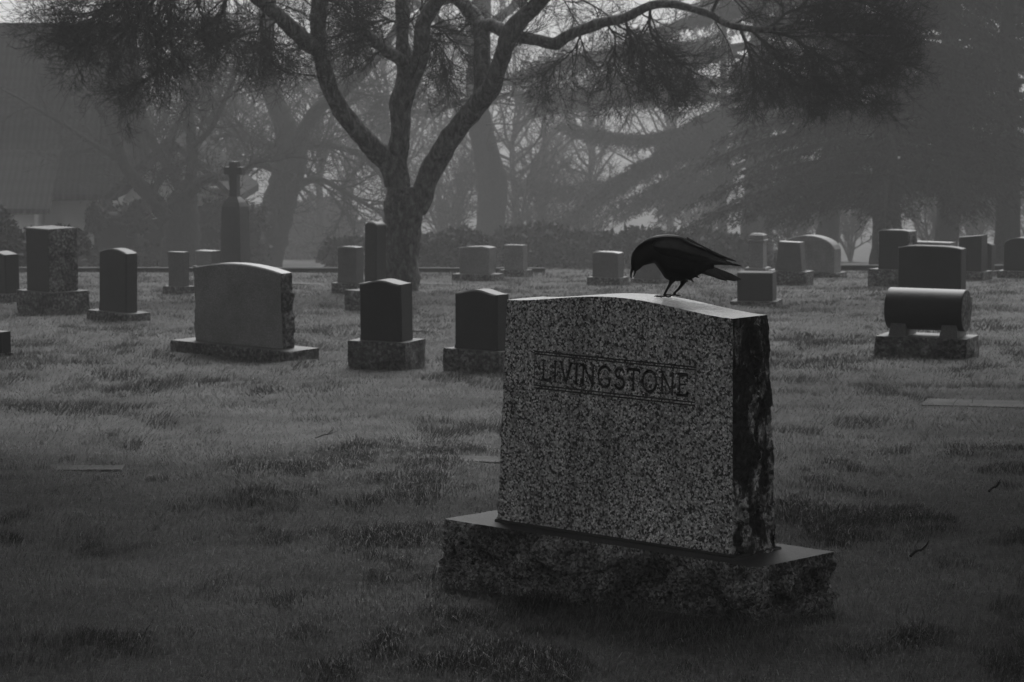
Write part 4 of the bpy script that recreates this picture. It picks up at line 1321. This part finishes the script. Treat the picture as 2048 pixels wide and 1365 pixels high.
leafy('hedge', 'long low hedge behind the spreading bare tree', 'hedge', [(300, 480, 70, 55, 1.0, 2, 1), (400, 462, 70, 66, 1.0, 2, 1), (480, 470, 60, 58, 1.0, 2, 1)], 81, 10000, M['hedge'], 0.11, 62)
leafy('shrub', 'rounded pale misty shrub between the leaning trunk and the forked tree', 'shrub', [(640, 470, 85, 75, 2.0, 0, 0), (590, 490, 60, 60, 2, 0, 0)], 135, 8000, M['hedge'], 0.2, 63)
leafy('hedge', 'long dark ragged hedge running behind the crow and pale headstones', 'hedge', [(1030, 505, 60, 52, 1.2, 0, 0), (1085, 510, 70, 62, 1.2, 1, 0), (1150, 515, 70, 50, 1.2, 0, 0), (1215, 512, 75, 46, 1.2, 1, 0), (1290, 515, 70, 58, 1.2, 0, 0), (1350, 510, 60, 48, 1.2, 1, 0), (1410, 512, 70, 52, 1.2, 0, 0), (1475, 515, 60, 44, 1.2, 0.5, 0), (980, 520, 40, 40, 1.2, 0, 0), (1240, 545, 330, 42, 1.0, 0.5, 1)], 80, 26000, M['hedge'], 0.115, 64)
leafy('shrub', 'ragged low shrubs behind the trunk of the forked tree', 'shrub', [(880, 515, 70, 45, 1.0, 0, 0), (930, 505, 50, 48, 1.0, 0, 0)], 74, 6500, M['hedge'], 0.10, 65)
leafy('shrub', 'low shrub behind the square headstone next to the tall tablet', 'shrub', [(700, 515, 60, 40, 1.0, 0, 0)], 75, 2500, M['hedge'], 0.10, 67)
leafy('shrub', 'dark bush at the photo edge beside the house wall', 'shrub', [(-10, 480, 40, 70, 1.0, 0, 0), (60, 500, 60, 40, 1, 0, 0), (120, 490, 60, 36, 1, 0, 0)], 62, 6000, M['hedge'], 0.09, 66)

# ------------------------------------------------------------------ house
def house():
    Y = 84.0
    k = Y / F
    b = at(100, 560, Y)
    zg = float(gz(b[0], Y))
    root = empty('house', (b[0], Y, zg), 0.0)
    tag(root, 'pale rendered house with large dark tiled roofs, dim in the fog', 'house')
    off = -np.array(root.location)
    def pt(px, py, dy=0.0): return at(px, py, Y + dy) + off
    zeave = pt(160, 388)[2]; zr = pt(100, 46, 4)[2]
    xl, xr = pt(-330, 388)[0], pt(238, 388)[0]
    dp = 8.0
    w = MB(); w.box((xl + .4, .5, -0.4), (xr - .4, dp - .5, zeave)); w.build('wall', M['wall'], root)
    # main gabled roof, ridge along x
    def roof(name, x0, x1, y0, y1, ze, zr_, th=0.18, ridge_x=True):
        mb = MB()
        if ridge_x:
            ym = (y0 + y1) / 2
            sec = [(y0, ze - th), (y0, ze), (ym, zr_), (y1, ze), (y1, ze - th), (ym, zr_ - th)]
            G = np.array([[(x, y, z) for y, z in sec + sec[:1]] for x in (x0, x1)])
        else:
            xm = (x0 + x1) / 2
            sec = [(x0, ze - th), (x0, ze), (xm, zr_), (x1, ze), (x1, ze - th), (xm, zr_ - th)]
            G = np.array([[(x, y, z) for x, z in sec + sec[:1]] for y in (y0, y1)])
        mb.grid(G)
        for e in G:
            mb.quads([[e[0], e[1], e[2], e[5]], [e[5], e[2], e[3], e[4]]])
        return mb.build(name, M['roof'], root)
    roof('roof', xl, xr, -.2, dp + .2, zeave, zr)
    g = MB(); ym = dp / 2
    g.tris([[(xr - .42, .5, zeave), (xr - .42, dp - .5, zeave), (xr - .42, ym, zr - .35)]]); 
    g.build('gable', M['roof'], root)
    # front-facing gabled wing on the right
    gx0, gx1 = pt(236, 390)[0], pt(470, 390)[0]
    zap = pt(352, 285)[2]
    w2 = MB(); w2.box((gx0 + .3, -1.2, -0.4), (gx1 - .3, 5, zeave - .05))
    xm = (gx0 + gx1) / 2
    w2.tris([[(gx0 + .3, -1.2, zeave - .05), (gx1 - .3, -1.2, zeave - .05), (xm, -1.2, zap - .1)]])
    w2.build('wall', M['wall'], root)
    roof('roof', gx0 - .2, gx1 + .2, -1.7, 5.5, zeave, zap + .25, 0.2, False)
    # lower roof in front on the left
    lx0, lx1 = pt(-330, 400)[0], pt(118, 400)[0]
    zl = pt(60, 418, -1.8)[2]; zl2 = pt(60, 300, .3)[2]
    w3 = MB(); w3.box((lx0 + .3, -1.3, -0.4), (lx1 - .5, 0.49, zl)); w3.build('wall', M['wall'], root)
    mb = MB()
    sec = [(-1.8, zl - .15), (-1.8, zl), (0.3, zl2), (0.3, zl2 - .15)]
    G = np.array([[(x, y, z) for y, z in sec + sec[:1]] for x in (lx0, lx1)])
    mb.grid(G)
    for e in G: mb.quads([[e[0], e[1], e[2], e[3]]])
    mb.build('roof', M['roof'], root)
    # window on the wall below the eave
    for px in (150, 205):
        wm = MB(); p = pt(px, 425); wm.box((p[0] - .35, .44, 0.55), (p[0] + .35, .50, 1.6)); wo = wm.build('window', M['dark_glass'], root)
        fm = MB()
        for (a0, a1, c0, c1) in ((-.42, -.35, .48, 1.67), (.35, .42, .48, 1.67), (-.35, .35, .48, .55), (-.35, .35, 1.6, 1.67)):
            fm.box((p[0] + a0, .41, c0), (p[0] + a1, .498, c1))
        fm.build('frame', M['wall'], wo)
house()

def wires():
    Y = 122
    for i, (y0, y1) in enumerate(((152, 140), (158, 148))):
        mb = MB()
        p = []
        for t in np.linspace(0, 1, 30):
            x = -900 + 2300 * t
            p.append(at(x, y0 + (y1 - y0) * t + 26 * (1 - 4 * (t - .5) ** 2), Y + i * 0.4))
        mb.tube(p, np.full(30, 0.02), 4)
        o = mb.build('power_line', M['wire'])
        tag(o, 'thin %s overhead wire strung past the house and leaning trunk' % ('upper' if i == 0 else 'lower'), 'wire', 'overhead wires')
wires()

# ------------------------------------------------------------------ the crow
def crow():
    # outline pairs in a 5.689x zoom of photo region (1200,430)
    foot = (760, 945)
    d = ray(1200 + foot[0] / 5.689, 430 + foot[1] / 5.689)
    # meet the top of the stone
    o3 = np.array([0, 0, CZ]); best = None
    for Yt in np.linspace(9.5, 11.5, 2000):
        p = o3 + d * (Yt / d[1])
        q = to_main(p)
        if abs(q[0]) < WT / 2:
            zt = DH + RISE * bell((q[0] + WT / 2) / WT)
            if q[2] <= zt: best = p; break
    if best is None: best = at(1335, 596, 10.4)
    Y = best[1]; k = Y / F / 5.689
    root = empty('crow', tuple(best), 0.0)
    tag(root, 'black crow with bowed head and open beak perched on the carved granite headstone', 'crow')
    X = lambda u: (u - foot[0]) * k
    Z = lambda v: (foot[1] - v) * k
    mb = MB()
    pairs = [((352, 612), (404, 640), 24), ((347, 575), (425, 632), 34), ((347, 530), (455, 610), 46), ((352, 470), (492, 578), 58), ((378, 408), (530, 566), 66), ((430, 345), (572, 556), 76),
             ((500, 290), (615, 552), 94), ((580, 246), (645, 585), 112), ((650, 228), (694, 655), 128), ((740, 219), (745, 725), 138), ((840, 222), (830, 752), 140),
             ((920, 240), (915, 752), 132), ((980, 280), (1000, 738), 118), ((1050, 318), (1062, 722), 98), ((1110, 345), (1112, 690), 78), ((1170, 368), (1180, 658), 58), ((1240, 440), (1250, 625), 36), ((1290, 500), (1300, 610), 20)]
    nseg = 28
    G = []
    A = np.array([[X(a[0]), Z(a[1]), X(b[0]), Z(b[1]), w * k] for a, b, w in pairs])
    A = crom(A, 4)
    th = np.linspace(0, 2 * PI, nseg, endpoint=False)
    for (ax, az, bx, bz, w) in A:
        cx, cz = (ax + bx) / 2, (az + bz) / 2
        hx, hz = (ax - bx) / 2, (az - bz) / 2
        G.append(np.stack([cx + hx * np.cos(th), w * np.sin(th), cz + hz * np.cos(th)], -1))
    G = np.array(G)
    # closed body
    G0 = np.concatenate([np.repeat(G[:1].mean(1, keepdims=True), nseg, 1), G, np.repeat(G[-1:].mean(1, keepdims=True), nseg, 1)])
    mb.grid(G0.transpose(1, 0, 2), True)
    legs = [
        dict(y=-34, pts=[(840, 640, 62), (825, 720, 46), (800, 775, 22), (770, 830, 15), (738, 890, 14), (722, 925, 14)], foot=(722, 934)),
        dict(y=20, pts=[(985, 640, 70), (960, 720, 52), (935, 790, 24), (900, 840, 15.5), (855, 885, 14), (838, 915, 14)], foot=(836, 922)),
    ]
    for lg in legs:
        P = np.array([[X(u), lg['y'] * k, Z(v), r * k] for u, v, r in lg['pts']]); P = crom(P, 5)
        mb.tube(P[:, :3], P[:, 3], 12)
        fx, fz = lg['foot']
        fz = fz + (0 if lg['y'] < 0 else 0)
        for (dx, dy, L) in ((-1, -.25, 100), (-.85, .45, 92), (-.5, -.9, 86), (1, .1, 78)):
            P = []
            for t, up, r in ((0, 12, 11), (.3, 16, 10.5), (.6, 10, 10), (.85, 12, 9.5), (1.0, 14, 6), (1.12, 2, 4)):
                P.append([X(fx + dx * L * t), (lg['y'] + dy * L * t) * k, Z(fz + 6 - up - 2 - dx * L * t * -0.06), r * k])
            P = crom(np.array(P), 3)
            mb.tube(P[:, :3], P[:, 3], 8)
    # ragged belly feathers
    for (u, v, u2, v2, w) in ((850, 720, 845, 752, 16), (1010, 700, 1058, 746, 22), (1050, 690, 1112, 700, 18), (890, 720, 880, 740, 14), (1000, 710, 1020, 745, 16)):
        for yy in (-30, 0, 30):
            P = np.array([[X(u), yy * k, Z(v - 40), w * 1.6 * k], [X(u), yy * k, Z(v), w * k], [X(u2), yy * k, Z(v2), 3 * k]])
            mb.tube(P[:, :3], P[:, 3], 8)
    bo = mb.build('body', M['feather'], None, smooth=True)
    md = bo.modifiers.new('Remesh', 'REMESH'); md.mode = 'VOXEL'; md.voxel_size = 0.0016
    ms = bo.modifiers.new('Smooth', 'SMOOTH'); ms.factor = 0.5; ms.iterations = 2
    dg = bpy.context.evaluated_depsgraph_get()
    me = bpy.data.meshes.new_from_object(bo.evaluated_get(dg))
    me.name = 'body'
    old = bo.data; bo.modifiers.clear(); bo.data = me; bpy.data.meshes.remove(old)
    if not me.materials: me.materials.append(M['feather'])
    me.polygons.foreach_set('use_smooth', np.ones(len(me.polygons), bool))
    bo.parent = root
    # feather plate helper
    def plate(mb, p0, p1, w0, w1, y0, y1, th=2.5, n=7, tipr=0.5, bow=0.0):
        """long feather from p0 to p1 (zoom px), widths in zoom px, depth y0..y1"""
        a, b = np.array(p0, float), np.array(p1, float)
        d = b - a; L = np.linalg.norm(d); d /= L; nrm = np.array([-d[1], d[0]])
        rows = []
        for q in range(n + 1):
            t = q / n
            c = a + d * L * t + nrm * bow * math.sin(PI * t)
            w = (w0 + (w1 - w0) * t) * (1 if t < 0.75 else math.sqrt(max(0.02, 1 - ((t - 0.75) / 0.27) ** 2)))
            y = y0 + (y1 - y0) * t
            e1, e2 = c + nrm * w / 2, c - nrm * w / 2
            rows.append([(X(e1[0]), (y - th) * k, Z(e1[1])), (X(c[0]), (y - th * 2.2) * k, Z(c[1])), (X(e2[0]), (y - th) * k, Z(e2[1])),
                         (X(e2[0]), (y + th) * k, Z(e2[1])), (X(c[0]), (y + th * 1.2) * k, Z(c[1])), (X(e1[0]), (y + th) * k, Z(e1[1]))])
        G = np.array(rows)
        mb.grid(G.transpose(1, 0, 2), True)
        for e in (G[0], G[-1]): mb.quads([[e[0], e[1], e[4], e[5]], [e[1], e[2], e[3], e[4]]])
    # wings
    for sg, nm in ((-1, 'near'), (1, 'far')):
        mb = MB()
        up = [(585, 330), (620, 285), (700, 258), (800, 252), (900, 266), (980, 310), (1080, 360), (1180, 405), (1280, 450), (1380, 492), (1440, 518)]
        lo = [(590, 360), (622, 410), (690, 465), (780, 500), (880, 522), (980, 538), (1080, 548), (1180, 552), (1270, 548), (1370, 545), (1440, 540)]
        if sg > 0:
            up = [(u, v - 28 - 10 * (i > 4)) for i, (u, v) in enumerate(up)]
            lo = [(u, v - 20) for u, v in lo]
        wd = [108, 124, 142, 150, 146, 132, 112, 92, 72, 52, 40]
        A = crom(np.array([[*a, *b, w] for a, b, w in zip(up, lo, wd)], float), 4)
        nv = 13
        for side in (0, 1):
            rows = []
            for q, (ua, va, ub, vb, w) in enumerate(A):
                row = []
                for j in range(nv):
                    s = j / (nv - 1)
                    bul = (math.sin(PI * (0.16 + 0.74 * s))) ** 0.7
                    yy = sg * ((w * 0.62 + w * 0.42 * bul) - side * 10)
                    # rows of overlapping feathers
                    yy += sg * 2.6 * (1 - side) * (abs(math.sin(s * 9.0 + q * 0.05))) 
                    row.append((X(ua + (ub - ua) * s), yy * k, Z(va + (vb - va) * s)))
                rows.append(row)
            G = np.array(rows)
            mb.grid(G if (side == 0) == (sg < 0) else G[::-1])
        if sg < 0:
            prim = [((1060, 400), (1440, 545), 60, 40), ((1100, 430), (1530, 560), 52, 30), ((1120, 470), (1610, 577), 46, 24), ((1080, 500), (1490, 562), 44, 26), ((1000, 505), (1380, 556), 44, 28), ((900, 505), (1290, 552), 44, 30)]
        else:
            prim = [((1000, 310), (1400, 480), 70, 40), ((1060, 340), (1480, 510), 60, 30), ((1120, 380), (1552, 530), 46, 22), ((980, 280), (1290, 425), 56, 34)]
        for i, (a, b, w0, w1) in enumerate(prim):
            plate(mb, a, b, w0, w1, sg * (104 - 5 * i), sg * (26 + 5 * i), bow=6)
        mb.build('wing', M['feather_wing'], root, smooth=False)
    mb = MB()
    for i, (a, b, w0, w1, y) in enumerate((((1080, 590), (1606, 733), 90, 44, -10), ((1070, 600), (1575, 742), 90, 40, -22), ((1080, 610), (1545, 748), 84, 40, 6), ((1090, 600), (1440, 742), 80, 40, -32), ((1080, 595), (1500, 735), 84, 44, 20), ((1090, 560), (1560, 712), 70, 40, 30), ((1090, 620), (1395, 726), 60, 34, 14))):
        plate(mb, a, b, w0, w1, y * 0.4, y, th=2.2, bow=-4)
    for i, (a, b, w0, y) in enumerate((((985, 690), (1070, 768), 50, -24), ((1040, 672), (1132, 716), 50, -10), ((1000, 690), (1052, 762), 46, 18), ((955, 700), (1000, 762), 44, -36), ((880, 700), (892, 742), 34, -30), ((830, 700), (842, 758), 36, -40), ((1080, 650), (1160, 668), 40, 10), ((925, 700), (950, 752), 40, 30))):
        plate(mb, a, b, w0, 8, y, y, th=4)
    mb.build('tail', M['feather_wing'], root)
    # beak: two mandibles, a gap between them
    def mand(name, pts):
        mb = MB(); P = crom(np.array([[X(u), 0, Z(v), r * k] for u, v, r in pts]), 4)
        mb.tube(P[:, :3], P[:, 3], 12)
        return mb.build(name, M['beak'], root, smooth=True)
    mand('upper_beak', [(372, 600, 26), (360, 630, 19), (352, 660, 13), (349, 690, 11), (355, 712, 7), (362, 717, 3)])
    mand('lower_beak', [(400, 618, 22), (398, 645, 14), (391, 670, 10), (382, 692, 6), (374, 704, 3)])
    for sg in (-1, 1):
        mb = MB()
        th_ = np.linspace(0, 2 * PI, 12, endpoint=False); ph = np.linspace(0.05, PI - .05, 7)
        T, H_ = np.meshgrid(th_, ph, indexing='ij')
        c = np.array([X(392), sg * 40 * k, Z(560)])
        mb.grid(c + 9 * k * np.stack([np.cos(T) * np.sin(H_), np.sin(T) * np.sin(H_), np.cos(H_)], -1), True)
        mb.build('eye', M['eye'], root, smooth=True)
crow()

# ------------------------------------------------------------------ grass
def grass():
    R = np.random.default_rng(3)
    bands = [(7.2, 10, 9500, 0), (10, 13, 6500, 0), (13, 17, 3600, 0), (17, 22, 2000, 1), (22, 28, 1200, 1), (28, 36, 720, 1), (36, 47, 430, 1), (47, 53, 300, 1)]
    VV, TT, tones = [], [], []
    n0 = 0
    cM, sM = math.cos(YAW), math.sin(YAW)
    for (y0, y1, den, far) in bands:
        hw0 = 0.171 * y1 * 1.28 + 0.4
        area = 2 * hw0 * (y1 - y0)
        n = int(area * den)
        x = R.uniform(-hw0, hw0, n); y = R.uniform(y0, y1, n)
        # clumping
        cl = fbm(x * 2.3, y * 1.3, 0.0, 77, 3); cl2 = fbm(x * 7.5, y * 4.5, 3.0, 78, 3)
        tuft = ss(-0.12, 0.42, cl * 0.8 + cl2 * 0.55)
        keep = R.random(n) < (0.55 + 0.45 * tuft)
        # not inside the main plinth or on markers
        la = (x - MX) * cM + (y - MY) * sM; lb = -(x - MX) * sM + (y - MY) * cM
        keep &= ~((np.abs(la) < BW / 2 - .02) & (np.abs(lb) < BD / 2 - .02))
        for mk in MARKS:
            g = ghit(mk[1], mk[2]); yw = math.radians(-mk[5]); c_, s_ = math.cos(yw), math.sin(yw)
            a_ = (x - g[0]) * c_ + (y - g[1]) * s_; b_ = -(x - g[0]) * s_ + (y - g[1]) * c_
            nn = 0.10 * fbm(x * 6, y * 6, 4.0, 12, 3) + 0.05
            keep &= ~((np.abs(a_) < mk[3] / 2 - nn) & (np.abs(b_) < mk[4] / 2 - nn)) | (R.random(n) < 0.04)
        dx_, dy_ = np.maximum(np.abs(la) - BW / 2, 0), np.maximum(np.abs(lb) - BD / 2, 0)
        rim0 = ss(0.13, 0.02, np.hypot(dx_, dy_)) * (0.4 + 0.6 * R.random(n)); frim = np.zeros(n)
        for (fx, fy_, fr, fw, fd) in FOOT:
            if not (y0 - 2 < fy_ < y1 + 2): continue
            c_, s_ = math.cos(fr), math.sin(fr)
            a_ = np.abs((x - fx) * c_ + (y - fy_) * s_) - fw / 2; b_ = np.abs(-(x - fx) * s_ + (y - fy_) * c_) - fd / 2
            keep &= ~((a_ < -.03) & (b_ < -.03))
            rim_ = ss(0.16, 0.02, np.hypot(np.maximum(a_, 0), np.maximum(b_, 0))) * (0.6 + 0.9 * R.random(n))
            frim = np.maximum(frim, rim_)
        rim = np.maximum(rim0, frim)[keep]
        x, y, tuft, cl2 = x[keep], y[keep], tuft[keep], cl2[keep]
        n = len(x)
        z = gz(x, y) - 0.004
        base = np.stack([x, y, z], -1)
        h = (0.018 + 0.020 * R.random(n)) + tuft ** 1.5 * (0.012 + 0.036 * R.random(n) ** 1.3) + rim * 0.032
        tall = R.random(n) < 0.012
        h = h * np.where(tall, 1.7, 1.0)
        if y0 >= 13: h = h * 0.88
        wd = np.interp((y0 + y1) / 2, [8, 14, 24, 50], [0.0022, 0.0030, 0.0065, 0.016]) * R.uniform(.7, 1.3, n)
        az = R.uniform(0, 2 * PI, n)
        lean = R.uniform(0.25, 1.35, n) * h
        comb = fbm(x * 1.1, y * 1.1, 8.0, 91, 2) * 6
        az = np.where(R.random(n) < 0.5, comb + R.normal(0, .6, n), az)
        dx, dy = np.cos(az) * lean, np.sin(az) * lean
        wa = R.uniform(0, 2 * PI, n); wx, wy = np.cos(wa) * wd / 2, np.sin(wa) * wd / 2 * 0.5
        tone = np.clip(0.56 + 0.13 * R.normal(0, 1, n) + 0.34 * fbm(x * .8, y * .5, 2.0, 95, 3) - 0.46 * tuft, 0, 1)
        straw = R.random(n) < 0.02
        tone = np.where(straw, R.uniform(.75, 1, n), tone)
        if not far:
            mid = base + np.stack([dx * .35, dy * .35, h * .62], -1); tip = base + np.stack([dx, dy, h * np.maximum(0.35, 1 - 0.4 * (lean / h) ** 2)], -1)
            w3 = np.stack([wx, wy, np.zeros(n)], -1)
            V = np.stack([base - w3, base + w3, mid - w3 * .75, mid + w3 * .75, tip], 1).reshape(-1, 3)
            i = np.arange(n)[:, None] * 5 + n0
            T = np.concatenate([i + [0, 1, 3], i + [0, 3, 2], i + [2, 3, 4]])
            tones.append(np.repeat(tone, 5)); n0 += n * 5
        else:
            tip = base + np.stack([dx, dy, h], -1)
            w3 = np.stack([wx, wy, np.zeros(n)], -1)
            V = np.stack([base - w3, base + w3, tip], 1).reshape(-1, 3)
            i = np.arange(n)[:, None] * 3 + n0
            T = i + [0, 1, 2]
            tones.append(np.repeat(tone, 3)); n0 += n * 3
        VV.append(V); TT.append(T)
    V = np.concatenate(VV); T = np.concatenate(TT)
    o = mesh_obj('grass', V, T, M['grass'])
    a = o.data.attributes.new('tone', 'FLOAT', 'POINT')
    a.data.foreach_set('value', np.concatenate(tones).astype(np.float32))
    tag(o, 'uneven tufted cemetery grass around the gravestones', 'grass', kind='stuff')
    print('GRASS tris', len(T))
grass()

# small fallen twigs in the turf
for i, (px, py, L, a, lab) in enumerate(((655, 884, 0.07, 0.3, 'short pale twig lying on the open lawn'), (1840, 1128, 0.045, 0.5, 'small dark twig stuck in the grass beside the granite plinth'), (1990, 997, 0.03, 0.2, 'dark clod of earth with a twig in the grass near the photo edge'))):
    g = ghit(px, py); z = float(gz(g[0], g[1])) + 0.045
    mb = MB()
    p = np.array([[-L, 0, -.01], [-L * .3, .01, .004], [L * .3, 0, .012], [L, .01, .03]])
    mb.tube(crom(p, 3), np.linspace(.006, .002, 10), 6)
    mb.tube(np.array([[0, 0, .006], [L * .3, -.02, .03], [L * .45, -.03, .05]]), np.array([.004, .003, .0015]), 5)
    o = mb.build('fallen_twig', M['twig'] if i else M['stone_pale'], None, loc=(g[0], g[1], z), rz=a)
    tag(o, lab, 'twig', 'fallen twigs on the lawn')

# ------------------------------------------------------------------ haze
FOG = 0.0016
def haze():
    m = bpy.data.materials.new('haze'); m.use_nodes = True
    nt = m.node_tree; nt.nodes.clear()
    out = nt.nodes.new('ShaderNodeOutputMaterial')
    v = nt.nodes.new('ShaderNodeVolumePrincipled')
    v.inputs['Color'].default_value = (0.92, 0.92, 0.92, 1)
    v.inputs['Density'].default_value = FOG
    v.inputs['Anisotropy'].default_value = 0.0
    nt.links.new(v.outputs[0], out.inputs['Volume'])
    mb = MB(); mb.box((-760, -150, -26), (760, 1560, 20))
    o = mb.build('haze', m)
    tag(o, 'pale fog filling the cemetery', 'haze', kind='stuff')
haze()

# ------------------------------------------------------------------ light
w = bpy.data.worlds.new('World'); bpy.context.scene.world = w; w.use_nodes = True
nt = w.node_tree
bg = nt.nodes['Background']
sky = nt.nodes.new('ShaderNodeTexSky'); sky.sky_type = 'NISHITA'; sky.sun_disc = False
SUN_EL, SUN_AZ = math.radians(48), math.radians(8)
sky.sun_elevation = SUN_EL; sky.sun_rotation = SUN_AZ
sky.air_density = 1.5; sky.dust_density = 5.0
bw = nt.nodes.new('ShaderNodeRGBToBW')
nt.links.new(sky.outputs[0], bw.inputs[0]); nt.links.new(bw.outputs[0], bg.inputs['Color'])
bg.inputs['Strength'].default_value = 0.065
sun = bpy.data.lights.new('sun', 'SUN'); sun.energy = 1.5; sun.angle = math.radians(35); sun.color = (1, 1, 1)
so = bpy.data.objects.new('sun', sun); C.objects.link(so)
sd = Vector((math.sin(SUN_AZ) * math.cos(SUN_EL), math.cos(SUN_AZ) * math.cos(SUN_EL), math.sin(SUN_EL)))
so.rotation_euler = sd.to_track_quat('Z', 'Y').to_euler()

# ------------------------------------------------------------------ camera
cam = bpy.data.cameras.new('camera'); co = bpy.data.objects.new('camera', cam); C.objects.link(co)
cam.sensor_fit = 'HORIZONTAL'; cam.sensor_width = 36.0; cam.lens = F / 2048 * 36.0
cam.clip_start = 0.1; cam.clip_end = 5000
co.location = (0, 0, CZ); co.rotation_euler = (PI / 2 - PITCH, 0, 0)
cam.dof.use_dof = True; cam.dof.focus_distance = 10.3; cam.dof.aperture_fstop = 16
sc = bpy.context.scene
sc.camera = co
sc.view_settings.view_transform = 'Standard'; sc.view_settings.look = 'None'
sc.view_settings.exposure = 1.33; sc.view_settings.gamma = 1
sc.render.engine = 'CYCLES'
sc.cycles.volume_bounces = 1
sc.cycles.max_bounces = 6; sc.cycles.diffuse_bounces = 2; sc.cycles.glossy_bounces = 2
sc.cycles.use_denoising = True
